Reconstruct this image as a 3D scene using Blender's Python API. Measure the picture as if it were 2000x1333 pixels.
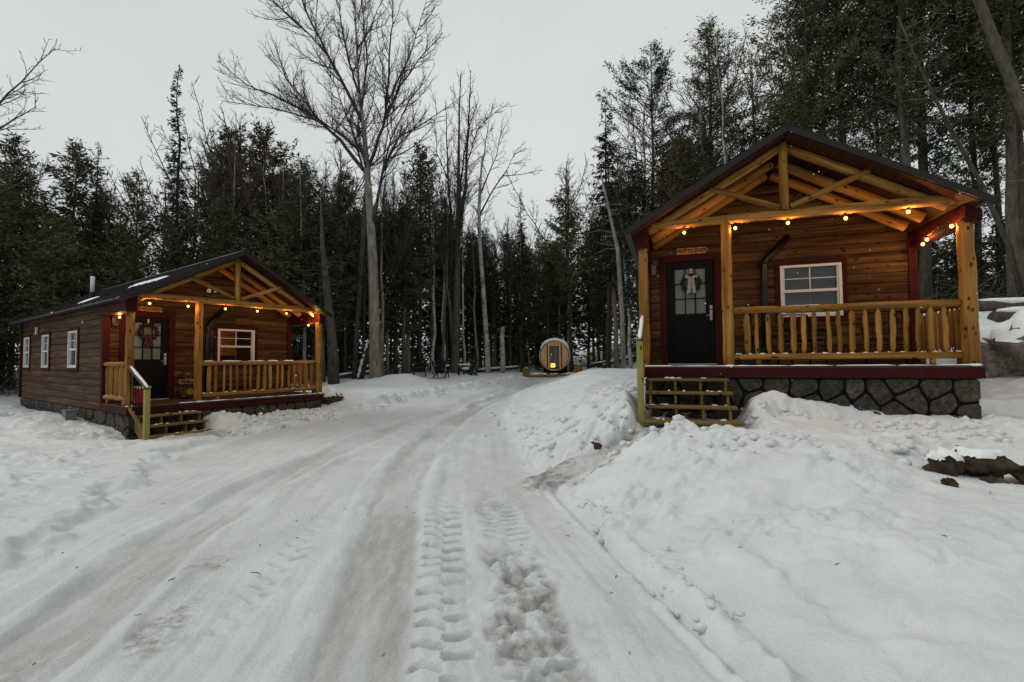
import bpy, bmesh, math, random
import numpy as np
from mathutils import Vector, Matrix

for o in list(bpy.data.objects):
    bpy.data.objects.remove(o)
scene = bpy.context.scene
C = scene.collection
PI = math.pi

# ------------------------------------------------------------------ camera
CAM_F, CAM_PITCH, CAM_ROLL = 925.8, 0.0393, -0.0089
cam_data = bpy.data.cameras.new('camera')
cam_data.sensor_fit = 'HORIZONTAL'
cam_data.sensor_width = 36.0
cam_data.lens = CAM_F / 2000.0 * 36.0
cam_data.clip_start = 0.05
cam_data.clip_end = 2000.0
camera = bpy.data.objects.new('camera', cam_data)
C.objects.link(camera)
cp, sp = math.cos(CAM_PITCH), math.sin(CAM_PITCH)
cr, sr = math.cos(CAM_ROLL), math.sin(CAM_ROLL)
fw = Vector((0, cp, sp)); up0 = Vector((0, -sp, cp)); x0 = Vector((1, 0, 0))
right = cr * x0 + sr * up0
upv = -sr * x0 + cr * up0
camera.matrix_world = Matrix(((right.x, upv.x, -fw.x, 0), (right.y, upv.y, -fw.y, 0),
                              (right.z, upv.z, -fw.z, 1.6), (0, 0, 0, 1)))
scene.camera = camera

# ------------------------------------------------------------------ sky, sun, exposure
SUN_EL, SUN_AZ = math.radians(42), math.radians(-82)
world = bpy.data.worlds.new('World')
scene.world = world
world.use_nodes = True
wn = world.node_tree
wn.nodes.clear()
w_out = wn.nodes.new('ShaderNodeOutputWorld')
w_bg = wn.nodes.new('ShaderNodeBackground')
w_sky = wn.nodes.new('ShaderNodeTexSky')
w_sky.sky_type = 'NISHITA'
w_sky.sun_disc = False
w_sky.sun_elevation = SUN_EL
w_sky.sun_rotation = SUN_AZ
w_hsv = wn.nodes.new('ShaderNodeHueSaturation')
w_hsv.inputs['Saturation'].default_value = 0.25
w_geo = wn.nodes.new('ShaderNodeTexCoord')
w_noise = wn.nodes.new('ShaderNodeTexNoise')
w_noise.inputs['Scale'].default_value = 1.6
w_noise.inputs['Detail'].default_value = 4.0
w_ramp = wn.nodes.new('ShaderNodeValToRGB')
w_ramp.color_ramp.elements[0].position = 0.3
w_ramp.color_ramp.elements[0].color = (0.60, 0.645, 0.655, 1)
w_ramp.color_ramp.elements[1].position = 0.7
w_ramp.color_ramp.elements[1].color = (0.72, 0.75, 0.735, 1)
w_mul = wn.nodes.new('ShaderNodeVectorMath')
w_mul.operation = 'SCALE'
w_mul.inputs['Scale'].default_value = 10.0
w_mix = wn.nodes.new('ShaderNodeMixRGB')
w_mix.inputs['Fac'].default_value = 0.93
wn.links.new(w_sky.outputs[0], w_hsv.inputs['Color'])
wn.links.new(w_geo.outputs['Generated'], w_noise.inputs['Vector'])
wn.links.new(w_noise.outputs['Fac'], w_ramp.inputs['Fac'])
wn.links.new(w_ramp.outputs['Color'], w_mul.inputs[0])
wn.links.new(w_hsv.outputs['Color'], w_mix.inputs['Color1'])
wn.links.new(w_mul.outputs[0], w_mix.inputs['Color2'])
wn.links.new(w_mix.outputs['Color'], w_bg.inputs['Color'])
w_bg.inputs['Strength'].default_value = 0.1
wn.links.new(w_bg.outputs[0], w_out.inputs['Surface'])

sun_data = bpy.data.lights.new('sun', 'SUN')
sun_data.energy = 1.0
sun_data.angle = math.radians(22)
sun_data.color = (1.0, 0.97, 0.92)
sun = bpy.data.objects.new('sun', sun_data)
C.objects.link(sun)
_sd = Vector((math.sin(SUN_AZ) * math.cos(SUN_EL), math.cos(SUN_AZ) * math.cos(SUN_EL), math.sin(SUN_EL)))
sun.rotation_euler = _sd.to_track_quat('Z', 'Y').to_euler()
sun.location = (0, -5, 30)

scene.view_settings.view_transform = 'Standard'
scene.view_settings.look = 'None'
scene.view_settings.exposure = 0.0
scene.view_settings.gamma = 1.0
scene.view_settings.use_curve_mapping = False
scene.render.engine = 'CYCLES'
cy = scene.cycles
cy.use_denoising = True
cy.max_bounces = 6
cy.diffuse_bounces = 3
cy.glossy_bounces = 3
cy.transmission_bounces = 4
cy.transparent_max_bounces = 12
cy.caustics_reflective = False
cy.caustics_refractive = False
cy.sample_clamp_indirect = 4.0

# ------------------------------------------------------------------ materials
MATS = {}
class NT:
    """small helper round a node tree"""
    def __init__(s, name, rough=0.7, spec=0.3):
        s.m = bpy.data.materials.new(name)
        s.m.use_nodes = True
        s.t = s.m.node_tree
        s.t.nodes.clear()
        s.out = s.t.nodes.new('ShaderNodeOutputMaterial')
        s.b = s.t.nodes.new('ShaderNodeBsdfPrincipled')
        s.b.inputs['Roughness'].default_value = rough
        s.b.inputs['Specular IOR Level'].default_value = spec
        s.t.links.new(s.b.outputs[0], s.out.inputs['Surface'])
        MATS[name] = s.m
    def n(s, kind, **kw):
        nd = s.t.nodes.new('ShaderNode' + kind)
        for k, v in kw.items():
            setattr(nd, k, v)
        return nd
    def l(s, a, b):
        s.t.links.new(a, b)
    def coord(s, kind='Object', scale=(1, 1, 1), attr=None):
        if attr:
            a = s.n('Attribute', attribute_name=attr)
            src = a.outputs['Vector']
        else:
            src = s.n('TexCoord').outputs[kind]
        mp = s.n('Mapping')
        mp.inputs['Scale'].default_value = scale
        s.l(src, mp.inputs['Vector'])
        return mp.outputs[0]
    def noise(s, vec, scale=1.0, detail=3.0, rough=0.55):
        nd = s.n('TexNoise')
        nd.inputs['Scale'].default_value = scale
        nd.inputs['Detail'].default_value = detail
        nd.inputs['Roughness'].default_value = rough
        if vec is not None:
            s.l(vec, nd.inputs['Vector'])
        return nd.outputs['Fac']
    def ramp(s, fac, stops):
        r = s.n('ValToRGB')
        e = r.color_ramp.elements
        while len(e) < len(stops):
            e.new(0.5)
        for i, (p, c) in enumerate(stops):
            e[i].position = p
            e[i].color = (*c, 1) if len(c) == 3 else c
        s.l(fac, r.inputs['Fac'])
        return r.outputs['Color']
    def mix(s, fac, a, b, mode='MIX'):
        m = s.n('MixRGB', blend_type=mode)
        for inp, v in ((m.inputs['Fac'], fac), (m.inputs['Color1'], a), (m.inputs['Color2'], b)):
            if isinstance(v, (int, float)):
                inp.default_value = v
            elif isinstance(v, tuple):
                inp.default_value = (*v, 1)
            else:
                s.l(v, inp)
        return m.outputs['Color']
    def math(s, op, a, b=0.0):
        m = s.n('Math', operation=op)
        for inp, v in ((m.inputs[0], a), (m.inputs[1], b)):
            if isinstance(v, (int, float)):
                inp.default_value = v
            else:
                s.l(v, inp)
        return m.outputs[0]
    def rand(s):
        return s.n('ObjectInfo').outputs['Random']
    def col(s, c):
        if isinstance(c, tuple):
            s.b.inputs['Base Color'].default_value = (*c, 1)
        else:
            s.l(c, s.b.inputs['Base Color'])
    def bump(s, h, strength=0.3, dist=0.01):
        b = s.n('Bump')
        b.inputs['Strength'].default_value = strength
        b.inputs['Distance'].default_value = dist
        s.l(h, b.inputs['Height'])
        s.l(b.outputs[0], s.b.inputs['Normal'])

def mat_wood(name, dark, mid, light, knots=True, rough=0.6, vary=0.35, kcol=(0.05, 0.02, 0.008), bumpd=0.006):
    t = NT(name, rough, 0.07)
    v = t.coord(attr='gc', scale=(14, 14, 0.9))
    g = t.noise(v, 1.0, 5.0, 0.6)
    c = t.ramp(g, [(0.3, dark), (0.5, mid), (0.72, light)])
    v2 = t.coord(attr='gc', scale=(3, 3, 1.1))
    c = t.mix(t.math('MULTIPLY', t.noise(v2, 1.3, 2.0), 0.6), c, dark, 'MIX')
    if knots:
        vo = t.n('TexVoronoi', feature='F1')
        vo.inputs['Scale'].default_value = 1.0
        t.l(t.coord(attr='gc', scale=(9, 9, 5)), vo.inputs['Vector'])
        k = t.ramp(vo.outputs['Distance'], [(0.10, (1, 1, 1)), (0.22, (0, 0, 0))])
        c = t.mix(k, c, kcol)
    r = t.ramp(t.rand(), [(0.0, (1 - vary,) * 3), (1.0, (1.0,) * 3)])
    c = t.mix(1.0, c, r, 'MULTIPLY')
    t.col(c)
    t.bump(g, 0.5, bumpd)
    return t.m

mat_wood('peeled_log', (0.12, 0.045, 0.009), (0.38, 0.182, 0.044), (0.57, 0.315, 0.095), vary=0.35, bumpd=0.012)
mat_wood('siding', (0.026, 0.011, 0.004), (0.105, 0.052, 0.020), (0.21, 0.115, 0.048), vary=0.4, rough=0.55, kcol=(0.014, 0.007, 0.004))
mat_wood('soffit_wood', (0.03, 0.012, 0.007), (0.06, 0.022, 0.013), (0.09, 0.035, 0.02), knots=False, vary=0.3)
mat_wood('treated_lumber', (0.12, 0.072, 0.026), (0.22, 0.145, 0.052), (0.31, 0.215, 0.09), vary=0.3)
mat_wood('green_lumber', (0.20, 0.17, 0.045), (0.30, 0.26, 0.07), (0.38, 0.33, 0.11), vary=0.15)
mat_wood('deck_wood', (0.05, 0.035, 0.028), (0.09, 0.065, 0.05), (0.13, 0.10, 0.08), vary=0.4)
mat_wood('sauna_cedar', (0.52, 0.28, 0.13), (0.72, 0.45, 0.24), (0.84, 0.60, 0.37), vary=0.2, knots=False)
mat_wood('interior_pine', (0.30, 0.13, 0.04), (0.45, 0.22, 0.07), (0.55, 0.30, 0.11), vary=0.2)
mat_wood('sign_wood', (0.30, 0.13, 0.04), (0.42, 0.20, 0.07), (0.50, 0.27, 0.11), vary=0.2)
mat_wood('carved_wood', (0.05, 0.022, 0.010), (0.10, 0.045, 0.018), (0.22, 0.11, 0.04), vary=0.2)

def mat_paint(name, c, rough=0.5, spec=0.4, grain=0.25, vary=0.15):
    t = NT(name, rough, spec)
    n = t.noise(t.coord('Object', (6, 6, 6)), 1.0, 4.0)
    k = t.ramp(n, [(0.3, tuple(x * (1 - grain) for x in c)), (0.7, tuple(x * (1 + grain * 0.6) for x in c))])
    r = t.ramp(t.rand(), [(0.0, (1 - vary,) * 3), (1.0, (1.0,) * 3)])
    t.col(t.mix(1.0, k, r, 'MULTIPLY'))
    t.bump(t.noise(t.coord('Object', (40, 40, 40)), 1.0, 2.0), 0.15, 0.003)
    return t.m
mat_paint('red_paint', (0.046, 0.0085, 0.0085), 0.6, 0.06)
mat_paint('black_paint', (0.0045, 0.0045, 0.005), 0.55, 0.10)
mat_paint('roof_metal', (0.018, 0.011, 0.011), 0.55, 0.25)
mat_paint('white_vinyl', (0.62, 0.62, 0.63), 0.4, 0.4, 0.06)
mat_paint('grey_box', (0.16, 0.17, 0.18), 0.5)
mat_paint('mortar', (0.009, 0.011, 0.013), 0.9, 0.1)
mat_paint('black_plastic', (0.008, 0.008, 0.009), 0.5, 0.2)
mat_paint('red_plastic', (0.45, 0.012, 0.02), 0.35, 0.5, 0.1)
mat_paint('blind', (0.52, 0.49, 0.42), 0.8, 0.1, 0.06)
mat_paint('curtain', (0.085, 0.085, 0.085), 0.9, 0.1, 0.2)
mat_paint('dark_interior', (0.03, 0.022, 0.017), 0.8, 0.1)
mat_paint('black_ink', (0.006, 0.005, 0.005), 0.7, 0.2)
mat_paint('wreath_green', (0.018, 0.034, 0.018), 0.8, 0.2, 0.4)
mat_paint('wreath_red', (0.030, 0.006, 0.005), 0.8, 0.2, 0.5)
mat_paint('wreath_berry', (0.045, 0.006, 0.006), 0.6, 0.3, 0.3)
mat_paint('steel', (0.38, 0.37, 0.35), 0.3, 0.6)
mat_paint('copper_lamp', (0.10, 0.05, 0.03), 0.35, 0.6)

t = NT('flue_pipe', 0.3, 0.25)
t.col((0.006, 0.006, 0.007))
t.bump(t.noise(t.coord('Object', (25, 25, 8)), 1.0, 3.0), 0.2, 0.004)

t = NT('gingham', 0.85, 0.1)
ch = t.n('TexChecker')
ch.inputs['Scale'].default_value = 1.0
ch.inputs['Color1'].default_value = (0.62, 0.60, 0.56, 1)
ch.inputs['Color2'].default_value = (0.02, 0.02, 0.02, 1)
t.l(t.coord('Object', (48, 1, 48)), ch.inputs['Vector'])
t.col(ch.outputs['Color'])

# window glass: see-through with reflections by angle
t = NT('glass')
tr = t.n('BsdfTransparent'); tr.inputs['Color'].default_value = (0.86, 0.90, 0.90, 1)
gl = t.n('BsdfGlossy'); gl.inputs['Roughness'].default_value = 0.03
fr = t.n('Fresnel'); fr.inputs['IOR'].default_value = 1.45
mx = t.n('MixShader')
t.l(fr.outputs[0], mx.inputs['Fac']); t.l(tr.outputs[0], mx.inputs[1]); t.l(gl.outputs[0], mx.inputs[2])
t.l(mx.outputs[0], t.out.inputs['Surface'])

# foundation stone
t = NT('stone', 0.8, 0.25)
v = t.coord('Object', (1, 1, 1))
n1 = t.noise(v, 17.0, 7.0, 0.78)
n2 = t.noise(v, 4.0, 3.0)
c = t.ramp(n1, [(0.38, (0.008, 0.009, 0.008)), (0.47, (0.060, 0.051, 0.042)), (0.57, (0.115, 0.092, 0.074)), (0.68, (0.21, 0.18, 0.155))])
c = t.mix(t.math('MULTIPLY', n2, 0.5), c, (0.06, 0.066, 0.052))
c = t.mix(1.0, c, t.ramp(t.rand(), [(0, (0.38, 0.42, 0.40)), (0.5, (0.72, 0.62, 0.54)), (1, (0.92, 0.86, 0.80))]), 'MULTIPLY')
t.col(c)
t.bump(n1, 0.9, 0.02)

# granite boulder / field rocks
t = NT('granite', 0.85, 0.2)
v = t.coord('Object')
n1 = t.noise(v, 9.0, 6.0, 0.7)
n2 = t.noise(v, 1.7, 3.0)
c = t.ramp(n1, [(0.33, (0.05, 0.047, 0.042)), (0.5, (0.19, 0.175, 0.155)), (0.68, (0.34, 0.32, 0.29))])
c = t.mix(t.ramp(n2, [(0.45, (0, 0, 0)), (0.65, (1, 1, 1))]), c, (0.115, 0.085, 0.055))
t.col(c)
t.bump(n1, 1.0, 0.05)
t = NT('brown_rock', 0.85, 0.2)
v = t.coord('Object')
n1 = t.noise(v, 8.0, 6.0, 0.7)
c = t.ramp(n1, [(0.33, (0.06, 0.042, 0.028)), (0.5, (0.19, 0.13, 0.088)), (0.68, (0.30, 0.22, 0.16))])
c = t.mix(1.0, c, t.ramp(t.rand(), [(0, (0.45, 0.47, 0.42)), (1, (1, 0.97, 0.92))]), 'MULTIPLY')
c = t.mix(1.0, c, (0.42, 0.42, 0.40), 'MULTIPLY')
t.col(c)
t.bump(n1, 1.0, 0.05)

# loose snow lying on things
t = NT('snow_cap', 0.65, 0.2)
t.col(t.ramp(t.noise(t.coord('Object'), 14.0, 3.0), [(0.3, (0.70, 0.72, 0.73)), (0.7, (0.80, 0.81, 0.80))]))
t.bump(t.noise(t.coord('Object'), 30.0, 4.0), 0.4, 0.02)

# ground snow (and packed driveway): the same sheet, with ice, dirt and loose snow as attributes
def mat_ground(name, forest=False):
    t = NT(name, 0.6, 0.25)
    v = t.coord('Object')
    ice = t.n('Attribute', attribute_name='ice').outputs['Fac']
    dirt = t.n('Attribute', attribute_name='dirt').outputs['Fac']
    n1 = t.noise(v, 2.2, 5.0)
    n2 = t.noise(v, 55.0, 3.0, 0.65)
    snow = t.ramp(n1, [(0.3, (0.60, 0.62, 0.625)), (0.7, (0.70, 0.715, 0.71))])
    icec = t.ramp(t.noise(t.coord('Object', (11, 3.0, 6)), 1.0, 7.0, 0.72), [(0.26, (0.31, 0.312, 0.30)), (0.50, (0.43, 0.432, 0.415)), (0.74, (0.56, 0.565, 0.55))])
    c = t.mix(ice, snow, icec)
    dn = t.noise(v, 7.0, 6.0, 0.75)
    dmask = t.math('MULTIPLY', t.ramp(dn, [(0.42, (0, 0, 0)), (0.60, (1, 1, 1))]), dirt)
    dc = t.ramp(n2, [(0.3, (0.035, 0.026, 0.017)), (0.7, (0.17, 0.125, 0.08))])
    c = t.mix(dmask, c, dc)
    # specks of bark and needles blown over the snow
    vo = t.n('TexVoronoi', feature='F1')
    vo.inputs['Scale'].default_value = 5.0
    vo.inputs['Randomness'].default_value = 1.0
    t.l(v, vo.inputs['Vector'])
    speck = t.ramp(vo.outputs['Distance'], [(0.030, (1, 1, 1)), (0.048, (0, 0, 0))])
    pick = t.n('SeparateColor')
    t.l(vo.outputs['Color'], pick.inputs[0])
    pm = t.math('GREATER_THAN', pick.outputs[0], 0.88)
    c = t.mix(t.math('MULTIPLY', speck, pm), c, (0.04, 0.03, 0.018))
    t.col(c)
    r = t.math('MULTIPLY', ice, -0.22)
    r = t.math('ADD', r, 0.66)
    t.l(r, t.b.inputs['Roughness'])
    b1 = t.noise(v, 34.0, 5.0, 0.7)
    b2 = t.noise(v, 7.0, 4.0)
    b3 = t.noise(v, 110.0, 3.0, 0.7)
    t.bump(t.math('ADD', t.math('ADD', t.math('MULTIPLY', b1, 0.7), t.math('MULTIPLY', b3, 0.22)), b2), 0.8, 0.022)
    return t.m
mat_ground('snow')
mat_ground('packed_snow')

# bark and foliage
def mat_bark(name, dark, light, sz=6.0, rnd=0.4):
    t = NT(name, 0.9, 0.1)
    v = t.coord('Object', (sz, sz, sz * 0.28))
    n = t.noise(v, 1.4, 6.0, 0.7)
    c = t.ramp(n, [(0.32, dark), (0.66, light)])
    n2 = t.noise(t.coord('Object', (1, 1, 0.6)), 1.3, 2.0)
    c = t.mix(t.math('MULTIPLY', n2, 0.55), c, tuple(x * 0.5 for x in light))
    c = t.mix(1.0, c, t.ramp(t.rand(), [(0, (1 - rnd,) * 3), (1, (1,) * 3)]), 'MULTIPLY')
    t.col(c)
    t.bump(n, 1.0, 0.05)
    return t.m
mat_bark('bark', (0.040, 0.033, 0.026), (0.185, 0.158, 0.125))
mat_bark('bark_dark', (0.025, 0.020, 0.016), (0.105, 0.088, 0.070))
mat_bark('bark_grey', (0.09, 0.075, 0.06), (0.40, 0.355, 0.29), 5.0, 0.15)
mat_bark('twig', (0.045, 0.037, 0.030), (0.13, 0.108, 0.090), 3.0)
t = NT('birch_bark', 0.8, 0.2)
n = t.noise(t.coord('Object', (3, 3, 26)), 1.0, 4.0, 0.7)
c = t.ramp(n, [(0.36, (0.03, 0.026, 0.022)), (0.47, (0.40, 0.37, 0.32)), (0.7, (0.56, 0.54, 0.49))])
n2 = t.noise(t.coord('Object', (2.2, 2.2, 1.2)), 1.0, 4.0)
c = t.mix(t.ramp(n2, [(0.5, (0, 0, 0)), (0.68, (1, 1, 1))]), c, (0.13, 0.105, 0.08))
t.col(c)
t.bump(n, 0.5, 0.02)

def mat_leaf(name, a, b, c3):
    t = NT(name, 0.8, 0.12)
    n = t.noise(t.coord('Object'), 0.9, 3.0)
    n2 = t.noise(t.coord('Object'), 7.0, 2.0)
    c = t.ramp(n, [(0.36, a), (0.55, b), (0.70, c3)])
    c = t.mix(1.0, c, t.ramp(n2, [(0.3, (0.55,) * 3), (0.7, (1.25,) * 3)]), 'MULTIPLY')
    c = t.mix(1.0, c, t.ramp(t.rand(), [(0, (0.65, 0.66, 0.7)), (1, (1.1, 1.05, 0.95))]), 'MULTIPLY')
    t.col(c)
    return t.m
mat_leaf('leaf_spruce', (0.056, 0.074, 0.046), (0.084, 0.108, 0.064), (0.110, 0.132, 0.080))
mat_leaf('leaf_cedar', (0.088, 0.092, 0.046), (0.126, 0.130, 0.064), (0.155, 0.140, 0.072))
mat_leaf('leaf_pine', (0.022, 0.034, 0.022), (0.036, 0.052, 0.034), (0.055, 0.072, 0.050))
mat_leaf('leaf_brown', (0.075, 0.055, 0.027), (0.105, 0.078, 0.037), (0.135, 0.096, 0.044))

# things that give off light
def mat_emit(name, c, s):
    t = NT(name)
    e = t.n('Emission')
    e.inputs['Color'].default_value = (*c, 1)
    e.inputs['Strength'].default_value = s
    t.l(e.outputs[0], t.out.inputs['Surface'])
# clear bulb glass, the filament's glow spread through it
t = NT('bulb_glow')
e = t.n('Emission'); e.inputs['Color'].default_value = (1.0, 0.56, 0.13, 1); e.inputs['Strength'].default_value = 3.0
tr = t.n('BsdfTransparent'); tr.inputs['Color'].default_value = (0.9, 0.85, 0.75, 1)
ad = t.n('AddShader')
t.l(e.outputs[0], ad.inputs[0]); t.l(tr.outputs[0], ad.inputs[1]); t.l(ad.outputs[0], t.out.inputs['Surface'])
t = NT('fire_glow')
e = t.n('Emission'); e.inputs['Strength'].default_value = 3.2
t.l(t.ramp(t.noise(t.coord('Object'), 7.0, 3.0), [(0.3, (0.75, 0.12, 0.01)), (0.5, (1.0, 0.33, 0.04)), (0.68, (1.0, 0.62, 0.16))]), e.inputs['Color'])
t.l(e.outputs[0], t.out.inputs['Surface'])
mat_emit('lamp_glow', (1.0, 0.45, 0.13), 60.0)

# ------------------------------------------------------------------ mesh helpers
class MB:
    """collects shapes into ONE mesh; gc keeps grain coordinates (x, y across, z along the piece)"""
    def __init__(s, seed=None):
        s.v = []; s.f = []; s.g = []
        s.r = random.Random(seed)
    def _off(s):
        return (s.r.uniform(0, 50), s.r.uniform(0, 50), s.r.uniform(0, 50))
    def add(s, vs, fs, gs=None):
        o = len(s.v)
        s.v += [tuple(p) for p in vs]
        if gs is None:
            gs = [tuple(p) for p in vs]
        s.g += gs
        s.f += [tuple(i + o for i in q) for q in fs]
    def box(s, lo, hi, mtx=None, bev=0.0):
        x0, y0, z0 = lo; x1, y1, z1 = hi
        d = [x1 - x0, y1 - y0, z1 - z0]
        k = d.index(max(d))
        order = {0: (1, 2, 0), 1: (0, 2, 1), 2: (0, 1, 2)}[k]
        of = s._off()
        if bev > 0:
            bm = bmesh.new()
            bmesh.ops.create_cube(bm, size=1.0)
            for q in bm.verts:
                q.co = Vector(((q.co.x + .5) * d[0] + x0, (q.co.y + .5) * d[1] + y0, (q.co.z + .5) * d[2] + z0))
            bmesh.ops.bevel(bm, geom=bm.edges[:], offset=bev, segments=1, affect='EDGES')
            bm.verts.index_update()
            vs = [q.co.copy() for q in bm.verts]
            fs = [tuple(q.index for q in f.verts) for f in bm.faces]
            bm.free()
        else:
            vs = [Vector((x, y, z)) for z in (z0, z1) for y in (y0, y1) for x in (x0, x1)]
            fs = [(0, 2, 3, 1), (4, 5, 7, 6), (0, 1, 5, 4), (2, 6, 7, 3), (0, 4, 6, 2), (1, 3, 7, 5)]
        gs = [(p[order[0]] + of[0], p[order[1]] + of[1], p[order[2]] + of[2]) for p in vs]
        if mtx is not None:
            vs = [mtx @ p for p in vs]
        s.add(vs, fs, gs)
        return s
    def beam(s, a, b, w, h, upd=(0, 0, 1), bev=0.0):
        """a squared timber from a to b, w across, h along up"""
        a = Vector(a); b = Vector(b)
        z = (b - a); L = z.length; z.normalize()
        u = Vector(upd); u = (u - z * u.dot(z)).normalized()
        x = u.cross(z)
        m = Matrix(((x.x, u.x, z.x, a.x), (x.y, u.y, z.y, a.y), (x.z, u.z, z.z, a.z), (0, 0, 0, 1)))
        return s.box((-w / 2, -h / 2, 0), (w / 2, h / 2, L), m, bev)
    def tube(s, pts, rad, sides=8, caps=True, ridge=0.0):
        pts = [Vector(p) for p in pts]
        n = len(pts)
        if not hasattr(rad, '__len__'):
            rad = [rad] * n
        of = s._off()
        vs = []; gs = []; acc = 0.0
        ref = None
        for i, p in enumerate(pts):
            if i == 0: t = pts[1] - p
            elif i == n - 1: t = p - pts[i - 1]
            else: t = pts[i + 1] - pts[i - 1]
            if t.length < 1e-9: t = Vector((0, 0, 1))
            t.normalize()
            if ref is None:
                ref = Vector((1, 0, 0)) if abs(t.x) < 0.8 else Vector((0, 1, 0))
            a = (ref - t * ref.dot(t))
            if a.length < 1e-6:
                a = t.orthogonal()
            a.normalize(); ref = a
            b = t.cross(a)
            if i: acc += (p - pts[i - 1]).length
            for k in range(sides):
                th = 2 * PI * k / sides
                r = rad[i] * (1 + (s.r.uniform(-ridge, ridge) if ridge else 0))
                co, si = math.cos(th), math.sin(th)
                vs.append(p + a * (r * co) + b * (r * si))
                gs.append((co * rad[i] + of[0], si * rad[i] + of[1], acc + of[2]))
        fs = []
        for i in range(n - 1):
            for k in range(sides):
                k2 = (k + 1) % sides
                fs.append((i * sides + k, i * sides + k2, (i + 1) * sides + k2, (i + 1) * sides + k))
        if caps:
            fs.append(tuple(reversed(range(sides))))
            fs.append(tuple((n - 1) * sides + k for k in range(sides)))
        s.add(vs, fs, gs)
        return s
    def log(s, a, b, r0, r1=None, sides=10, seg=6, wob=0.006, ridge=0.03):
        a = Vector(a); b = Vector(b); r1 = r0 if r1 is None else r1
        pts = []; rad = []
        for i in range(seg + 1):
            q = i / seg
            j = Vector((s.r.uniform(-wob, wob), s.r.uniform(-wob, wob), s.r.uniform(-wob, wob))) if 0 < i < seg else Vector()
            pts.append(a.lerp(b, q) + j)
            rad.append((r0 + (r1 - r0) * q) * (1 + s.r.uniform(-ridge, ridge)))
        return s.tube(pts, rad, sides, True, 0.02)
    def prism(s, poly, axis, a, b):
        """polygon in the plane across axis, run from a to b. axis x: (y,z); y: (x,z); z: (x,y)"""
        def P(p, t):
            return {'x': (t, p[0], p[1]), 'y': (p[0], t, p[1]), 'z': (p[0], p[1], t)}[axis]
        n = len(poly)
        of = s._off()
        vs = [P(p, a) for p in poly] + [P(p, b) for p in poly]
        ar = sum(poly[i][0] * poly[(i + 1) % n][1] - poly[(i + 1) % n][0] * poly[i][1] for i in range(n))
        flip = (ar > 0) != (axis == 'y')
        fs = [tuple(range(n)), tuple(range(2 * n - 1, n - 1, -1))]
        fs += [(i, i + n, (i + 1) % n + n, (i + 1) % n) for i in range(n)]
        if flip:
            fs = [tuple(reversed(f)) for f in fs]
        gs = [(p[0] + of[0], p[1] + of[1], a + of[2]) for p in poly] + [(p[0] + of[0], p[1] + of[1], b + of[2]) for p in poly]
        s.add(vs, fs, gs)
        return s
    def lathe(s, prof, center=(0, 0, 0), sides=12, axis='z'):
        vs = []; n = len(prof)
        for r, z in prof:
            for k in range(sides):
                th = 2 * PI * k / sides
                p = (r * math.cos(th), r * math.sin(th), z)
                if axis == 'y': p = (p[0], p[2], p[1])
                if axis == 'x': p = (p[2], p[0], p[1])
                vs.append((p[0] + center[0], p[1] + center[1], p[2] + center[2]))
        fs = []
        for i in range(n - 1):
            for k in range(sides):
                k2 = (k + 1) % sides
                q = (i * sides + k, i * sides + k2, (i + 1) * sides + k2, (i + 1) * sides + k)
                fs.append(q if axis != 'y' else tuple(reversed(q)))
        fs.append(tuple(reversed(range(sides)))); fs.append(tuple((n - 1) * sides + k for k in range(sides)))
        s.add(vs, fs)
        return s
    def ball(s, c, r, sub=1, jit=0.0):
        bm = bmesh.new()
        bmesh.ops.create_icosphere(bm, subdivisions=sub, radius=1.0)
        rr = r if hasattr(r, '__len__') else (r, r, r)
        vs = []
        for q in bm.verts:
            k = 1 + (s.r.uniform(-jit, jit) if jit else 0)
            vs.append((q.co.x * rr[0] * k + c[0], q.co.y * rr[1] * k + c[1], q.co.z * rr[2] * k + c[2]))
        bm.verts.index_update()
        fs = [tuple(q.index for q in f.verts) for f in bm.faces]
        bm.free()
        s.add(vs, fs)
        return s
    def mesh(s, name, mat, smooth=False, angle=None):
        me = bpy.data.meshes.new(name)
        me.from_pydata(s.v, [], s.f)
        at = me.attributes.new('gc', 'FLOAT_VECTOR', 'POINT')
        at.data.foreach_set('vector', np.array(s.g, dtype=np.float32).ravel())
        me.materials.append(MATS[mat])
        if smooth:
            me.polygons.foreach_set('use_smooth', [len(f) < 6 for f in s.f])
        me.update()
        return me
    def build(s, name, mat, parent=None, smooth=False):
        return obj(name, s.mesh(name, mat, smooth), parent)

def obj(name, me, parent=None, loc=None):
    o = bpy.data.objects.new(name, me)
    C.objects.link(o)
    if parent is not None:
        o.parent = parent
    if loc is not None:
        o.location = loc
    return o
def thing(name, label, cat, loc=(0, 0, 0), rz=0.0, group=None):
    o = bpy.data.objects.new(name, None)
    o.empty_display_size = 0.2
    C.objects.link(o)
    o.location = loc
    o.rotation_euler = (0, 0, rz)
    return tag(o, label, cat, group)
def tag(o, label, cat, group=None):
    o['label'] = label
    o['category'] = cat
    if group: o['group'] = group
    return o
def struct(o):
    o['kind'] = 'structure'
    return o
def text_mesh(body, size, mat, bold=0.0, extrude=0.003):
    cu = bpy.data.curves.new('lettering', 'FONT')
    cu.body = body
    cu.size = size
    cu.extrude = extrude
    cu.offset = bold
    cu.align_x = 'CENTER'
    cu.align_y = 'CENTER'
    cu.resolution_u = 3
    to = bpy.data.objects.new('lettering', cu)
    C.objects.link(to)
    dg = bpy.context.evaluated_depsgraph_get()
    me = bpy.data.meshes.new_from_object(to.evaluated_get(dg))
    bpy.data.objects.remove(to)
    bpy.data.curves.remove(cu)
    me.materials.clear()
    me.materials.append(MATS[mat])
    return me

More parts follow.
